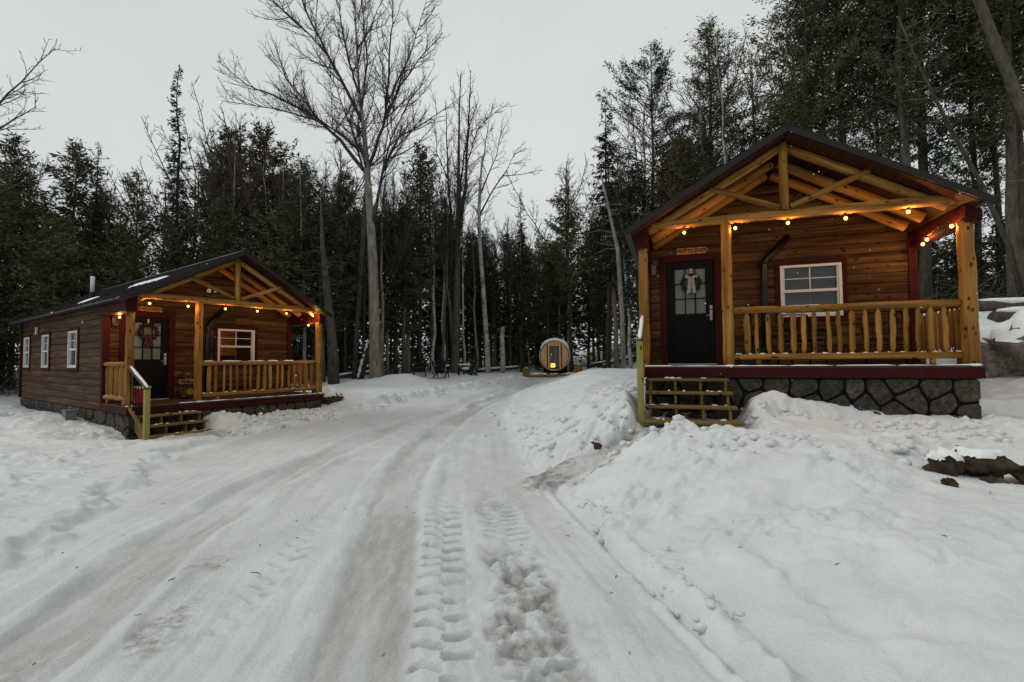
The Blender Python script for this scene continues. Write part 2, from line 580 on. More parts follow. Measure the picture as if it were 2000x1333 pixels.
# ------------------------------------------------------------------ noise (numpy)
def _hash(ix, iy, seed):
    h = (ix.astype(np.int64) * 374761393 + iy.astype(np.int64) * 668265263 + seed * 1442695041) & 0x7fffffff
    h = ((h ^ (h >> 13)) * 1274126177) & 0x7fffffff
    return ((h ^ (h >> 16)) & 0xffff) / 65535.0
def vnoise(x, y, seed=0):
    x = np.asarray(x, float); y = np.asarray(y, float)
    ix = np.floor(x); iy = np.floor(y)
    fx = x - ix; fy = y - iy
    fx = fx * fx * fx * (fx * (fx * 6 - 15) + 10); fy = fy * fy * fy * (fy * (fy * 6 - 15) + 10)
    a = _hash(ix, iy, seed); b = _hash(ix + 1, iy, seed); c = _hash(ix, iy + 1, seed); d = _hash(ix + 1, iy + 1, seed)
    return (a * (1 - fx) + b * fx) * (1 - fy) + (c * (1 - fx) + d * fx) * fy - 0.5
def fbm(x, y, seed=0, oct=4, gain=0.5):
    s = 0; a = 1.0
    ca, sa = math.cos(0.6), math.sin(0.6)
    for k in range(oct):
        s = s + a * vnoise(x, y, seed + k * 17)
        x, y = (x * ca - y * sa) * 2.03 + 5.3, (x * sa + y * ca) * 2.03 - 2.7
        a *= gain
    return s
def sstep(a, b, x):
    t = np.clip((x - a) / (b - a), 0, 1)
    return t * t * (3 - 2 * t)
# ------------------------------------------------------------------ the lie of the land
CAB_R = (2.2432, 8.0155, 1.4667, -0.3179)     # right cabin: left porch post foot on the deck, turn about z
CAB_L = (-8.0690, 9.9949, 0.6901, 0.9618)     # left cabin
def to_local(cab, x, y):
    dx = x - cab[0]; dy = y - cab[1]
    c, s = math.cos(cab[3]), math.sin(cab[3])
    return dx * c + dy * s, -dx * s + dy * c
def to_world(cab, x, y, z=0.0):
    c, s = math.cos(cab[3]), math.sin(cab[3])
    return Vector((cab[0] + x * c - y * s, cab[1] + x * s + y * c, cab[2] + z))

XR = ([-40, 0, 2.5, 5.8, 7.2, 10, 12.75, 18, 24, 28, 31, 40], [1.9, 1.7, 1.14, 0.48, 0.29, 0.02, -0.22, 0.15, 1.45, 2.4, 3.2, 4.5])
XL = ([-40, 0, 4, 5, 8.2, 10, 12, 14, 18, 24, 28, 31, 40], [-4.6, -4.2, -4.0, -4.3, -5.9, -5.7, -5.0, -4.3, -3.0, -0.8, 0.4, 1.5, 3.0])
def xr_(y): return np.interp(y, *XR)
def xl_(y): return np.interp(y, *XL)
# wheel tracks: centre x by y
def smooth_track(ys, xs):
    yy = np.linspace(ys[0], ys[-1], 400)
    xx = np.interp(yy, ys, xs)
    k = np.ones(31) / 31
    xp = np.concatenate([np.full(15, xx[0]), xx, np.full(15, xx[-1])])
    xx = np.convolve(xp, k, 'valid')
    s = np.concatenate([[0], np.cumsum(np.hypot(np.diff(xx), np.diff(yy)))])
    return yy, xx, s
TR1 = smooth_track([-8, 1.5, 2.8, 5, 7, 9.4, 13, 19, 25, 28], [-1.6, -2.4, -2.72, -3.15, -3.35, -3.0, -2.25, -0.9, 0.6, 1.2])
TR2 = smooth_track([-8, 1.0, 2.4, 3.8, 5.1, 7.5, 10.2, 14.5, 19, 25, 28], [-0.4, -0.62, -0.74, -1.06, -1.28, -1.62, -1.62, -1.15, -0.1, 1.2, 1.9])
TR3 = smooth_track([-8, 1.5, 2.55, 3.5, 5.1, 7.0], [-0.25, -0.33, -0.37, -0.50, -0.72, -0.9])
TR4 = smooth_track([-8, 1.5, 2.6, 4.0, 5.9, 7.0], [0.25, 0.20, 0.15, 0.0, -0.27, -0.5])
TR5 = smooth_track([-8, 2.4, 3.3, 4.3, 5.4], [-1.3, -1.62, -1.74, -1.86, -1.9])
PATH = [(2.62, 7.15, 0.60), (2.38, 6.72, 0.58), (1.75, 6.50, 0.45), (1.05, 6.52, 0.24), (0.45, 6.2, 0.06), (0.0, 6.05, 0.0)]

def terrain(x, y, fine=True):
    """height and the ice / dirt masks of the ground at x, y (arrays)"""
    x = np.asarray(x, float); y = np.asarray(y, float)
    xr = xr_(y); xl = xl_(y)
    zr = np.interp(y, [-40, 0, 8, 14, 20, 28, 36, 60, 160], [0, 0, 0.0, 0.14, 0.32, 0.44, 0.55, 0.9, 4.0])
    zl = np.interp(y, [-40, 0, 15, 20, 24, 30, 60, 160], [0, 0, 0.02, 0.25, 0.42, 0.52, 0.9, 4.0])
    wl = sstep(-3.8, -6.5, x - 0 * y) * sstep(0, 0.6, xl - x + 0.4)
    base = zr * (1 - wl) + zl * wl
    # left snow field
    dl = xl - x
    left = 0.12 * sstep(0.0, 0.35, dl + 0.5 * fbm(x * 1.4, y * 1.4, 5, 4, 0.6)) + 0.10 * sstep(0.5, 2.5, dl) * (0.6 + fbm(x * 0.8, y * 0.8, 9, 3))
    h = base + left
    # right bank up to the cabin, the hill behind it
    d = x - xr
    hr = np.interp(y, [-40, 0, 3, 5, 6.5, 8, 15, 22, 28, 60, 160], [0.3, 0.34, 0.42, 0.60, 0.74, 0.76, 0.82, 0.74, 0.40, 0.4, 0.4])
    wid = np.interp(y, [-40, 0, 4, 6, 7, 10, 15, 24, 30], [2.6, 2.6, 2.5, 1.9, 1.7, 2.4, 3.2, 3.0, 2.4])
    bank = hr * sstep(0, 1, d / wid) ** 0.9
    cut = np.interp(y, [5.9, 6.9, 7.1, 12.5, 15, 40], [0.0, 0.0, 0.20, 0.15, 0.05, 0.03]) * sstep(0.0, 0.07, d + 0.10 * fbm(x * 3, y * 3, 3, 4, 0.6))
    hill = 2.05 * sstep(5.6, 14.0, y) * sstep(6.9, 12.0, x)
    h = h + np.where(d > 0, bank + cut, 0) + hill
    # a ledge with rocks in front of the right cabin
    lx, ly = to_local(CAB_R, x, y)
    ledge = sstep(-2.3, -1.75, ly + 0.25 * fbm(x * 1.5, y * 1.5, 21, 3)) * sstep(2.4, 3.4, lx)
    h = h - 0.13 * (1 - ledge) * sstep(2.2, 3.4, lx) * sstep(-4.5, -2.4, ly)
    # shovelled heap before the right foundation, beside the steps
    w = sstep(1.25, 1.5, lx) * sstep(3.6, 2.0, lx) * sstep(-0.95, -0.4, ly) * sstep(0.1, -0.25, ly)
    h = h + w * (0.01 + 0.15 * np.abs(fbm(x * 4, y * 4, 31, 3, 0.5)))
    w = sstep(0.0, -0.25, lx) * sstep(-1.6, -0.3, lx) * sstep(-1.8, -0.8, ly) * sstep(0.4, -0.3, ly)
    h = h + w * (0.06 + 0.12 * np.abs(fbm(x * 5, y * 5, 32, 4, 0.6)))
    # heap beside the left cabin's steps and along its foundation
    qx, qy = to_local(CAB_L, x, y)
    w = sstep(1.3, 1.6, qx) * sstep(5.2, 4.4, qx) * sstep(-1.1, -0.45, qy) * sstep(0.35, -0.1, qy)
    h = h + w * (0.06 + 0.13 * sstep(2.8, 1.6, qx) + 0.12 * np.abs(fbm(x * 4, y * 4, 33, 4, 0.6)))
    w = sstep(0.1, -0.3, qx) * sstep(-2.2, -0.8, qx) * sstep(-1.6, -0.8, qy)
    h = h + 0.08 * w
    w = sstep(-1.6, -0.4, qy) * sstep(1.0, -0.4, qy) * sstep(-1.6, 0.0, qx) * sstep(1.4, 1.0, qx)
    h = h * (1 - w) + w * (-0.05)
    # low snow bank by the big bare tree and behind the driveway's left edge
    mb = np.exp(-(((x + 5.5) / 1.6) ** 2 + ((y - 22.8) / 0.9) ** 2))
    h = h + 0.42 * mb + 0.10 * np.exp(-((dl - 0.35) / 0.3) ** 2) * sstep(13, 16, y) * sstep(31, 27, y) * (1 + 1.5 * fbm(x * 3, y * 3, 41, 3))
    mb = np.exp(-(((x + 5.3) / 0.8) ** 2 + ((y - 15.35) / 0.6) ** 2))
    h = h + 0.38 * mb
    road = sstep(0.0, 0.35, x - xl) * sstep(0.0, 0.3, xr - x) * sstep(31.5, 30.5, y)
    ice = 0.34 * road * (0.75 + fbm(x * 1.1, y * 0.5, 51, 3))
    dirt = np.zeros_like(x)
    if fine:
        edge = 0.09 * fbm(x * 1.6, y * 0.9, 61, 4, 0.6)
        def lat(T):
            xc = np.interp(y, T[0], T[1]); s = np.interp(y, T[0], T[2])
            sl = np.gradient(T[1], T[0]); c = 1 / np.sqrt(1 + np.interp(y, T[0], sl) ** 2)
            return (x - xc) * c, s
        near = sstep(29, 24, y)
        t1, s1 = lat(TR1); t1 = t1 + edge
        g1 = sstep(0.34, 0.20, np.abs(t1)) * near
        t2, s2 = lat(TR2); t2 = t2 + edge
        g2 = sstep(0.33, 0.21, np.abs(t2)) * near
        h = h - 0.040 * g1 - 0.038 * g2
        h = h + 0.030 * near * (np.exp(-((np.abs(t1) - 0.40) / 0.09) ** 2) + np.exp(-((np.abs(t2) - 0.39) / 0.09) ** 2)) * (0.7 + 2 * fbm(x * 2.5, y * 1.2, 71, 3))
        stk = 0.34 * fbm(t2 * 9, y * 0.45, 66, 4, 0.5) + 0.25 * fbm(x * 2.2, y * 1.1, 67, 4, 0.6)
        brk = np.clip(0.80 + 0.9 * fbm(x * 0.8, y * 0.5, 65, 3) + 1.1 * stk, 0.10, 1)
        ice = np.maximum(ice, 0.70 * g1 * brk)
        ice = np.maximum(ice, 0.88 * g2 * brk)
        ice = np.clip(ice + 0.30 * road * np.clip(stk, -0.5, 1), 0, 1)
        h = h + road * 0.016 * fbm(t2 * 9, y * 0.6, 68, 4, 0.55)
        # lugged tyre prints
        def lugs(T, half, pitch, depth, fade0, fade1, seed):
            t, s = lat(T)
            t = t + 0.02 * fbm(y * 2.0, x * 0.3, seed, 2)
            side = np.where(t > 0, 0.5, 0.0)
            ph = s / pitch - np.abs(t) * 2.6 + 5.5 * t * t + side + 0.40 * fbm(x * 2.5, y * 2.5, seed + 3, 3)
            p = sstep(0.25, 0.95, np.sin(2 * PI * ph) + 0.55 * fbm(x * 9, y * 9, seed + 5, 3))
            m = sstep(half, half * 0.8, np.abs(t)) * sstep(-0.02, 0.012, np.abs(t)) * sstep(fade1, fade0, y)
            m = m * np.clip(0.70 + 2.2 * fbm(x * 1.3, y * 1.3, seed + 7, 3), 0, 1)
            return -depth * p * m, p * m, sstep(half * 1.25, half, np.abs(t)) * sstep(fade1, fade0, y)
        for a in ((TR3, 0.19, 0.205, 0.058, 4.6, 6.0, 101), (TR5, 0.15, 0.19, 0.026, 4.3, 5.2, 141)):
            dz, p, band = lugs(*a)
            h = h + dz - 0.006 * band
            ice = np.maximum(ice, 0.60 * p)
        dz, p, band = lugs(TR4, 0.23, 0.13, 0.040, 5.4, 6.8, 121)
        t4, s4 = lat(TR4)
        band = sstep(0.30, 0.14, np.abs(t4) + 0.12 * fbm(x * 2.5, y * 2.5, 133, 3)) * sstep(6.6, 4.4, y)
        band = band * np.clip(0.45 + 1.6 * fbm(x * 0.9, y * 0.9, 135, 2) + 0.5 * sstep(4.2, 3.2, y), 0, 1)
        lump = band * fbm(x * 7, y * 7, 131, 4, 0.6)
        h = h + dz - 0.022 * band + 0.075 * lump
        ice = np.maximum(ice, band * np.clip(0.85 - 2.2 * lump, 0, 1.0))
        ice = np.maximum(ice, 0.85 * p)
        dirt = np.maximum(dirt, band * np.clip(0.30 - 1.5 * lump, 0, 0.5))
        # small ripples of the driven snow
        h = h + road * (0.008 * fbm(x * 4, y * 1.6, 81, 3) + 0.010 * fbm(x * 1.2, y * 0.8, 83, 2))
        dirt = np.maximum(dirt, 0.22 * g1 * sstep(0.15, 0.4, fbm(x * 0.9, y * 0.5, 87, 2)) + 0.12 * road * sstep(0.30, 0.5, fbm(x * 1.5, y * 0.7, 91, 3)))
        rutd = np.exp(-((t1 - 0.52) / 0.16) ** 2) * sstep(4.4, 3.6, y) * sstep(2.4, 2.9, y)
        dirt = np.maximum(dirt, 1.4 * rutd * sstep(-0.1, 0.25, fbm(x * 2.0, y * 1.0, 92, 3)))
        # plough line along the right edge
        d2 = d + 0.03 * fbm(x * 1.4, y * 1.4, 93, 2)
        gl = sstep(6.3, 5.6, y)
        h = h + gl * (-0.080 * np.exp(-((d2 - 0.02) / 0.045) ** 2) + 0.055 * np.exp(-((d2 - 0.15) / 0.07) ** 2) * (1 + 2 * fbm(x * 4, y * 4, 95, 3)) - 0.03 * np.exp(-((d2 + 0.12) / 0.04) ** 2) * sstep(-0.1, 0.2, fbm(x, y * 0.8, 97, 2)))
        h = h + gl * 0.05 * np.exp(-((d2 + 0.02) / 0.16) ** 2) * np.clip(fbm(x * 8, y * 8, 98, 3), 0, 1) * sstep(4.2, 2.8, y)
        h = h - 0.035 * np.exp(-((d - 0.85 - 0.10 * (y - 3)) / 0.10) ** 2) * sstep(4.6, 3.8, y)
        # crumbled snow on the bank
        cr1 = sstep(0.0, 0.25, d) * sstep(14, 9, y)
        crumb = np.clip(fbm(x * 0.9, y * 0.9, 111, 3) + 0.12, 0, 1) * cr1 * sstep(7.5, 5.5, x) * sstep(3.2, 5.0, y)
        h = h + crumb * 0.50 * np.abs(fbm(x * 3.6, y * 3.6, 113, 3, 0.45)) + crumb * 0.045 * fbm(x * 11, y * 11, 123, 3, 0.5) + cr1 * sstep(2.2, 4.5, y) * sstep(8, 6, x) * 0.10 * np.clip(fbm(x * 1.6, y * 1.6, 112, 3) + 0.05, 0, 1) * (1 + 1.5 * fbm(x * 9, y * 9, 114, 3))
        # soft hummocks in the undisturbed snow
        soft = np.maximum(sstep(0.3, 1.0, d), sstep(0.4, 1.2, dl))
        h = h + soft * (0.085 * fbm(x * 0.9, y * 0.9, 115, 3) + 0.016 * fbm(x * 3.3, y * 3.3, 117, 3))
        h = h - soft * 0.05 * np.clip(fbm(x * 2.0, y * 2.0, 119, 2) - 0.24, 0, 1) * 4 * sstep(20, 12, y)
        h = h + soft * (0.011 * fbm(x * 8, y * 8, 116, 4, 0.6)) * sstep(16, 8, y) + (1 - road) * 0.02 * np.clip(fbm(x * 4.2, y * 4.2, 118, 3) - 0.16, 0, 1) * 3
        lumps = sstep(0.3, 1.4, dl) * sstep(16, 10, y) * np.clip(fbm(x * 0.7, y * 0.7, 211, 2) + 0.1, 0, 1)
        h = h + lumps * 0.36 * np.abs(fbm(x * 3.5, y * 3.5, 213, 4, 0.6))
    # trodden path from the right cabin's steps down to the drive
    best = np.full(x.shape, 1e9); pz = np.zeros_like(x)
    for (ax, ay, az), (bx, by, bz) in zip(PATH[:-1], PATH[1:]):
        ux, uy = bx - ax, by - ay
        q = np.clip(((x - ax) * ux + (y - ay) * uy) / (ux * ux + uy * uy), 0, 1)
        dd = np.hypot(x - ax - q * ux, y - ay - q * uy)
        k = dd < best
        best = np.where(k, dd, best); pz = np.where(k, az + q * (bz - az), pz)
    wob = best + 0.10 * fbm(x * 3, y * 3, 151, 3)
    w = sstep(0.36, 0.24, wob) * sstep(0.0, 0.35, d + 0.5)
    h = h * (1 - w) + w * (pz + 0.02 * fbm(x * 9, y * 9, 153, 3))
    # cleared patch where the right cabin's steps land
    w2 = sstep(-0.25, 0.0, lx + 0.1 * fbm(x * 3, y * 3, 158, 3)) * sstep(1.65, 1.35, lx + 0.15 * fbm(x * 3, y * 3, 159, 3)) * sstep(-1.75, -1.45, ly) * sstep(0.1, -0.1, ly)
    h = h * (1 - w2) + w2 * (0.60 + 0.03 * fbm(x * 7, y * 7, 160, 3))
    w = np.maximum(w, w2)
    ice = np.maximum(ice, 0.75 * w)
    dirt = np.maximum(dirt, 0.75 * w * sstep(-0.15, 0.2, fbm(x * 2, y * 2, 155, 3)))
    dirt = np.maximum(dirt, 0.9 * sstep(0.30, 0.36, wob) * sstep(0.50, 0.38, wob) * sstep(0.05, 0.3, fbm(x * 2.5, y * 2.5, 157, 3)) * sstep(0, 0.3, d) * sstep(2.2, 1.2, x) * sstep(5.6, 5.9, y))
    # trampled snow at the left cabin's steps
    w = sstep(0.85, 0.3, np.hypot((qx - 0.75) / 1.1, (qy + 1.45) / 0.62) + 0.2 * fbm(x * 2, y * 2, 161, 3))
    ice = np.maximum(ice, 0.8 * w)
    dirt = np.maximum(dirt, 0.55 * w)
    # litter under the trees
    fl = np.interp(x, FOREST[0], FOREST[1])
    woods = sstep(-0.5, 3.5, y - fl)
    dirt = np.maximum(dirt, 0.85 * woods * sstep(-0.25, 0.15, fbm(x * 0.7, y * 0.7, 171, 3)))
    h = h + woods * 0.25 * fbm(x * 0.5, y * 0.5, 173, 3)
    # keep the ground below the cabins' floors
    for cab in (CAB_R, CAB_L):
        ax, ay = to_local(cab, x, y)
        w = sstep(0.05, 0.25, ax) * sstep(4.35, 4.15, ax) * sstep(0.05, 0.25, ay) * sstep(9.9, 9.6, ay)
        h = h * (1 - w) + w * (cab[2] - 1.0)
    return h, np.clip(ice, 0, 1), np.clip(dirt, 0, 1)
FOREST = ([-60, -30, -20, -15.5, -9, -7.5, -4, 0, 5.5, 7.5, 9.5, 11.5, 13, 17, 30, 60],
          [6, 11, 16.5, 22, 23, 26, 31.5, 35, 35, 28, 21, 17, 14.0, 11.5, 7, 2])
_gx = np.linspace(-90, 90, 721); _gy = np.linspace(0, 70, 281)
_GX, _GY = np.meshgrid(_gx, _gy)
_GH = terrain(_GX.ravel(), _GY.ravel(), False)[0].reshape(_GX.shape)
def ground(x, y):
    """height of the ground, read between the points of a table"""
    u = min(max((x + 90) * 4, 0), 719.999); v = min(max(y * 4, 0), 279.999)
    i, j = int(u), int(v); u -= i; v -= j
    return float((_GH[j, i] * (1 - u) + _GH[j, i + 1] * u) * (1 - v) + (_GH[j + 1, i] * (1 - u) + _GH[j + 1, i + 1] * u) * v)

def build_ground():
    ys = [2.0]
    while ys[-1] < 160:
        v = ys[-1]
        ys.append(v + (0.0125 if v < 3.4 else 0.0037 * v if v < 30 else 0.03 * v))
    yb = [1.9, 1.75, 1.5, 1.2, 0.8, 0.3, -0.5, -2, -5, -10, -20, -40]
    ys = np.array(sorted(yb) + ys)
    s = [0.0]
    while s[-1] < 22:
        v = s[-1]
        s.append(v + (0.0047 if v < 1.05 else 0.0047 * (1 + (v - 1.05) * 22)))
    s = np.array(s)
    s = np.concatenate([-s[:0:-1], s])
    wy = np.maximum(ys + 1.0, 3.0)
    X = np.clip(s[None, :] * wy[:, None], -150, 150)
    X = X + 0.0
    # spread the clipped columns so that no two share a place
    nc = len(s)
    X = X + (np.arange(nc) - nc / 2)[None, :] * 1e-4
    Y = np.repeat(ys[:, None], nc, 1)
    H, I, D = terrain(X.ravel(), Y.ravel())
    nr = len(ys)
    co = np.stack([X.ravel(), Y.ravel(), H], 1).astype(np.float32)
    P = co.reshape(nr, nc, 3)
    gu = np.gradient(P, axis=1); gv = np.gradient(P, axis=0)
    N = np.cross(gu, gv).reshape(-1, 3)
    N /= np.linalg.norm(N, axis=1)[:, None] + 1e-12
    idx = np.arange(nr * nc).reshape(nr, nc)
    F = np.stack([idx[:-1, :-1], idx[:-1, 1:], idx[1:, 1:], idx[1:, :-1]], -1).reshape(-1, 4)
    cx = co[F].mean(1)
    onroad = (cx[:, 0] > xl_(cx[:, 1])) & (cx[:, 0] < xr_(cx[:, 1])) & (cx[:, 1] < 30.3)
    for name, sel, mat in (('ground', ~onroad, 'snow'), ('driveway', onroad, 'packed_snow')):
        f = F[sel]
        used = np.unique(f)
        remap = np.full(nr * nc, -1, np.int64); remap[used] = np.arange(len(used))
        f = remap[f]
        me = bpy.data.meshes.new(name)
        me.vertices.add(len(used)); me.loops.add(f.size); me.polygons.add(len(f))
        me.vertices.foreach_set('co', co[used].ravel())
        me.loops.foreach_set('vertex_index', f.ravel().astype(np.int32))
        me.polygons.foreach_set('loop_start', np.arange(0, f.size, 4, dtype=np.int32))
        me.polygons.foreach_set('use_smooth', np.ones(len(f), bool))
        for an, av in (('ice', I), ('dirt', D)):
            at = me.attributes.new(an, 'FLOAT', 'POINT')
            at.data.foreach_set('value', av[used].astype(np.float32))
        me.materials.append(MATS[mat])
        me.update(calc_edges=True)
        me.normals_split_custom_set_from_vertices(N[used].tolist())
        struct(obj(name, me))
build_ground()
# ------------------------------------------------------------------ log cabins
W, D, L, MID = 4.40, 1.572, 9.9, 1.30
XP, ZP, SL = 2.15, 3.65, 0.575           # ridge x, roof top height at the ridge, slope
TH = 0.10                                 # roof thickness
def roof_top(x): return ZP - SL * abs(x - XP)
def roof_under(x): return roof_top(x) - TH
DOOR = (0.366, 1.249, 0.03, 2.03)
WIN = (2.37, 3.346, 0.867, 1.818)

def spans(a, b, holes):
    """what is left of a..b after the holes"""
    out = [(a, b)]
    for h0, h1 in holes:
        nxt = []
        for p, q in out:
            if h1 <= p or h0 >= q: nxt.append((p, q)); continue
            if h0 > p: nxt.append((p, h0))
            if h1 < q: nxt.append((h1, q))
        out = nxt
    return [(p, q) for p, q in out if q - p > 0.02]

def wall(cab, name, axis, fixed, outward, u0, u1, z0, ztop, openings, rnd, row=0.18, boards=True):
    """a wall of half-log siding boards on a backing sheet. axis: 'x' runs along x at y=fixed, 'y' runs along y at x=fixed"""
    back = MB(rnd.random())
    us = sorted({u0, u1} | {o for op in openings for o in op[:2]} | ({XP} if axis == 'x' else set()))
    for a, b in zip(us[:-1], us[1:]):
        hs = [(op[2], op[3]) for op in openings if op[0] <= a + 1e-6 and op[1] >= b - 1e-6]
        for p, q in spans(z0, 9.0, hs):
            ta, tb = min(q, ztop(a)), min(q, ztop(b))
            if ta <= p and tb <= p: continue
            poly = [(a, p), (b, p), (b, max(tb, p)), (a, max(ta, p))]
            if axis == 'x': back.prism(poly, 'y', fixed + 0.004, fixed + 0.09)
            else: back.prism(poly, 'x', fixed + 0.004 * -outward, fixed - outward * 0.09)
    w = back.build(name, 'dark_interior', cab)
    if not boards: return w
    z = z0
    prof = [(0.0, 0.0), (0.022, 0.004), (0.029, 0.03), (0.030, 0.08), (0.027, 0.13), (0.018, 0.168), (0.004, 0.179)]
    k = 0
    while True:
        zm = z + row * 0.5
        lo, hi = u0, u1
        if axis == 'x':   # trim to the gable
            half = (ZP - TH - 0.02 - (z + row * 0.7)) / SL
            lo, hi = max(u0, XP - half), min(u1, XP + half)
        elif z + row > ztop(0.5 * (u0 + u1)) + 0.1: break
        if hi - lo < 0.15: break
        hs = [(op[0], op[1]) for op in openings if op[2] < z + row - 0.03 and op[3] > z + 0.03]
        for a, b in spans(lo, hi, hs):
            # long runs are butted from two boards
            cuts = [a, b]
            if b - a > 2.6: cuts = [a, a + (b - a) * rnd.uniform(0.3, 0.7), b]
            if b - a > 6.0: cuts = [a, a + (b - a) * rnd.uniform(0.25, 0.4), a + (b - a) * rnd.uniform(0.6, 0.75), b]
            for p, q in zip(cuts[:-1], cuts[1:]):
                m = MB(rnd.random())
                jz = rnd.uniform(-0.002, 0.002); jo = rnd.uniform(0.0, 0.003)
                n = len(prof); vs = []; gs = []
                of = m._off()
                for u in (p + 0.0015, q - 0.0015):
                    for o, dz in prof:
                        if axis == 'x': vs.append((u, fixed - (o + jo), z + dz + jz))
                        else: vs.append((fixed + outward * (o + jo), u, z + dz + jz))
                        gs.append((o + of[0], dz + of[1], u + of[2]))
                fs = [(i, i + 1, i + 1 + n, i + n) for i in range(n - 1)] + [tuple(range(n)), tuple(range(2 * n - 1, n - 1, -1))]
                if axis == 'x': fs = [tuple(reversed(f)) for f in fs]
                elif outward < 0: fs = fs
                m.add(vs, fs, gs)
                m.build('siding_board', 'siding', w)
        z += row; k += 1
        if k > 30: break
    return w

def clip_poly(poly, px, py, nx, ny):
    """keep the side of the line through p where n points away from"""
    out = []
    n = len(poly)
    for i in range(n):
        a, b = poly[i], poly[(i + 1) % n]
        da = (a[0] - px) * nx + (a[1] - py) * ny
        db = (b[0] - px) * nx + (b[1] - py) * ny
        if da <= 0: out.append(a)
        if (da < 0 < db) or (db < 0 < da):
            t = da / (da - db)
            out.append((a[0] + (b[0] - a[0]) * t, a[1] + (b[1] - a[1]) * t))
    return out
def stones(parent, axis, fixed, outward, u0, u1, z0, z1, rnd, size=0.33, gap=0.016, depth=0.045):
    """irregular field stones with dark recessed joints: each stone an object"""
    nx = max(1, round((u1 - u0) / size)); nz = max(1, round((z1 - z0) / (size * 0.78)))
    pts = []
    for j in range(nz):
        for i in range(nx):
            pts.append((u0 + (i + 0.5 + (0.25 if j % 2 else -0.25) + rnd.uniform(-0.40, 0.40)) * (u1 - u0) / nx,
                        z0 + (j + 0.5 + rnd.uniform(-0.38, 0.38)) * (z1 - z0) / nz))
    for i, (px, pz) in enumerate(pts):
        poly = [(u0, z0), (u1, z0), (u1, z1), (u0, z1)]
        for k, (qx, qz) in enumerate(pts):
            if k == i or abs(qx - px) > size * 3: continue
            nxx, nzz = qx - px, qz - pz
            dd = math.hypot(nxx, nzz)
            if dd < 1e-6: continue
            poly = clip_poly(poly, (px + qx) / 2 - nxx / dd * gap, (pz + qz) / 2 - nzz / dd * gap, nxx / dd, nzz / dd)
            if len(poly) < 3: break
        if len(poly) < 3: continue
        cx = sum(p[0] for p in poly) / len(poly); cz = sum(p[1] for p in poly) / len(poly)
        ar = 0.5 * abs(sum(poly[i2][0] * poly[(i2 + 1) % len(poly)][1] - poly[(i2 + 1) % len(poly)][0] * poly[i2][1] for i2 in range(len(poly))))
        if ar < 0.004: continue
        # round the corners, loosen the edges
        rp = []
        n = len(poly)
        for i2 in range(n):
            a, b, c = poly[i2 - 1], poly[i2], poly[(i2 + 1) % n]
            la = math.hypot(a[0] - b[0], a[1] - b[1]); lc = math.hypot(c[0] - b[0], c[1] - b[1])
            ka = min(0.30, 0.034 / max(la, 0.01)); kc = min(0.30, 0.034 / max(lc, 0.01))
            rp.append((b[0] + (a[0] - b[0]) * ka, b[1] + (a[1] - b[1]) * ka))
            rp.append((b[0] + (c[0] - b[0]) * kc, b[1] + (c[1] - b[1]) * kc))
        rp = [(p[0] + rnd.uniform(-0.006, 0.006), p[1] + rnd.uniform(-0.006, 0.006)) for p in rp]
        m = MB(rnd.random())
        dp = depth * rnd.uniform(0.75, 1.2)
        n = len(rp)
        vs = []
        for sc_, o in ((1.0, 0.0), (1.0, dp * 0.6), (0.90, dp)):
            for p in rp:
                u = cx + (p[0] - cx) * sc_; z = cz + (p[1] - cz) * sc_
                oo = o + (rnd.uniform(-0.005, 0.005) if o else 0)
                vs.append((u, fixed - oo, z) if axis == 'x' else (fixed + outward * oo, u, z))
        vs.append((cx, fixed - dp * 1.08, cz) if axis == 'x' else (fixed + outward * dp * 1.08, cx, cz))
        fs = []
        for r_ in range(2):
            for i2 in range(n):
                j2 = (i2 + 1) % n
                fs.append((r_ * n + i2, r_ * n + j2, (r_ + 1) * n + j2, (r_ + 1) * n + i2))
        for i2 in range(n):
            fs.append((2 * n + i2, 2 * n + (i2 + 1) % n, 3 * n))
        m.add(vs, fs)
        me = m.mesh('stone', 'stone', False)
        bm = bmesh.new(); bm.from_mesh(me)
        bmesh.ops.recalc_face_normals(bm, faces=bm.faces[:])
        bm.to_mesh(me); bm.free()
        obj('stone', me, parent)

# balusters: a few turned-log meshes shared by every railing
def baluster_mesh(seed, h, fat):
    m = MB(seed)
    r = m.r
    pts = [(0, 0, 0), (0, 0, 0.035), (0, 0, 0.075)]
    rad = [0.018, 0.02, fat * 0.95]
    for q in (0.3, 0.5, 0.7):
        pts.append((r.uniform(-.006, .006), r.uniform(-.006, .006), h * q)); rad.append(fat * r.uniform(0.88, 1.1))
    pts += [(0, 0, h - 0.075), (0, 0, h - 0.035), (0, 0, h)]
    rad += [fat * 0.92, 0.02, 0.018]
    m.tube(pts, rad, 8, True, 0.05)
    return m.mesh('baluster', 'peeled_log', True)
BAL_H = 0.885 - 0.143 - 0.06
BALS = [baluster_mesh(s, BAL_H, f) for s, f in ((1, 0.030), (2, 0.037), (3, 0.042), (4, 0.033), (5, 0.046))]

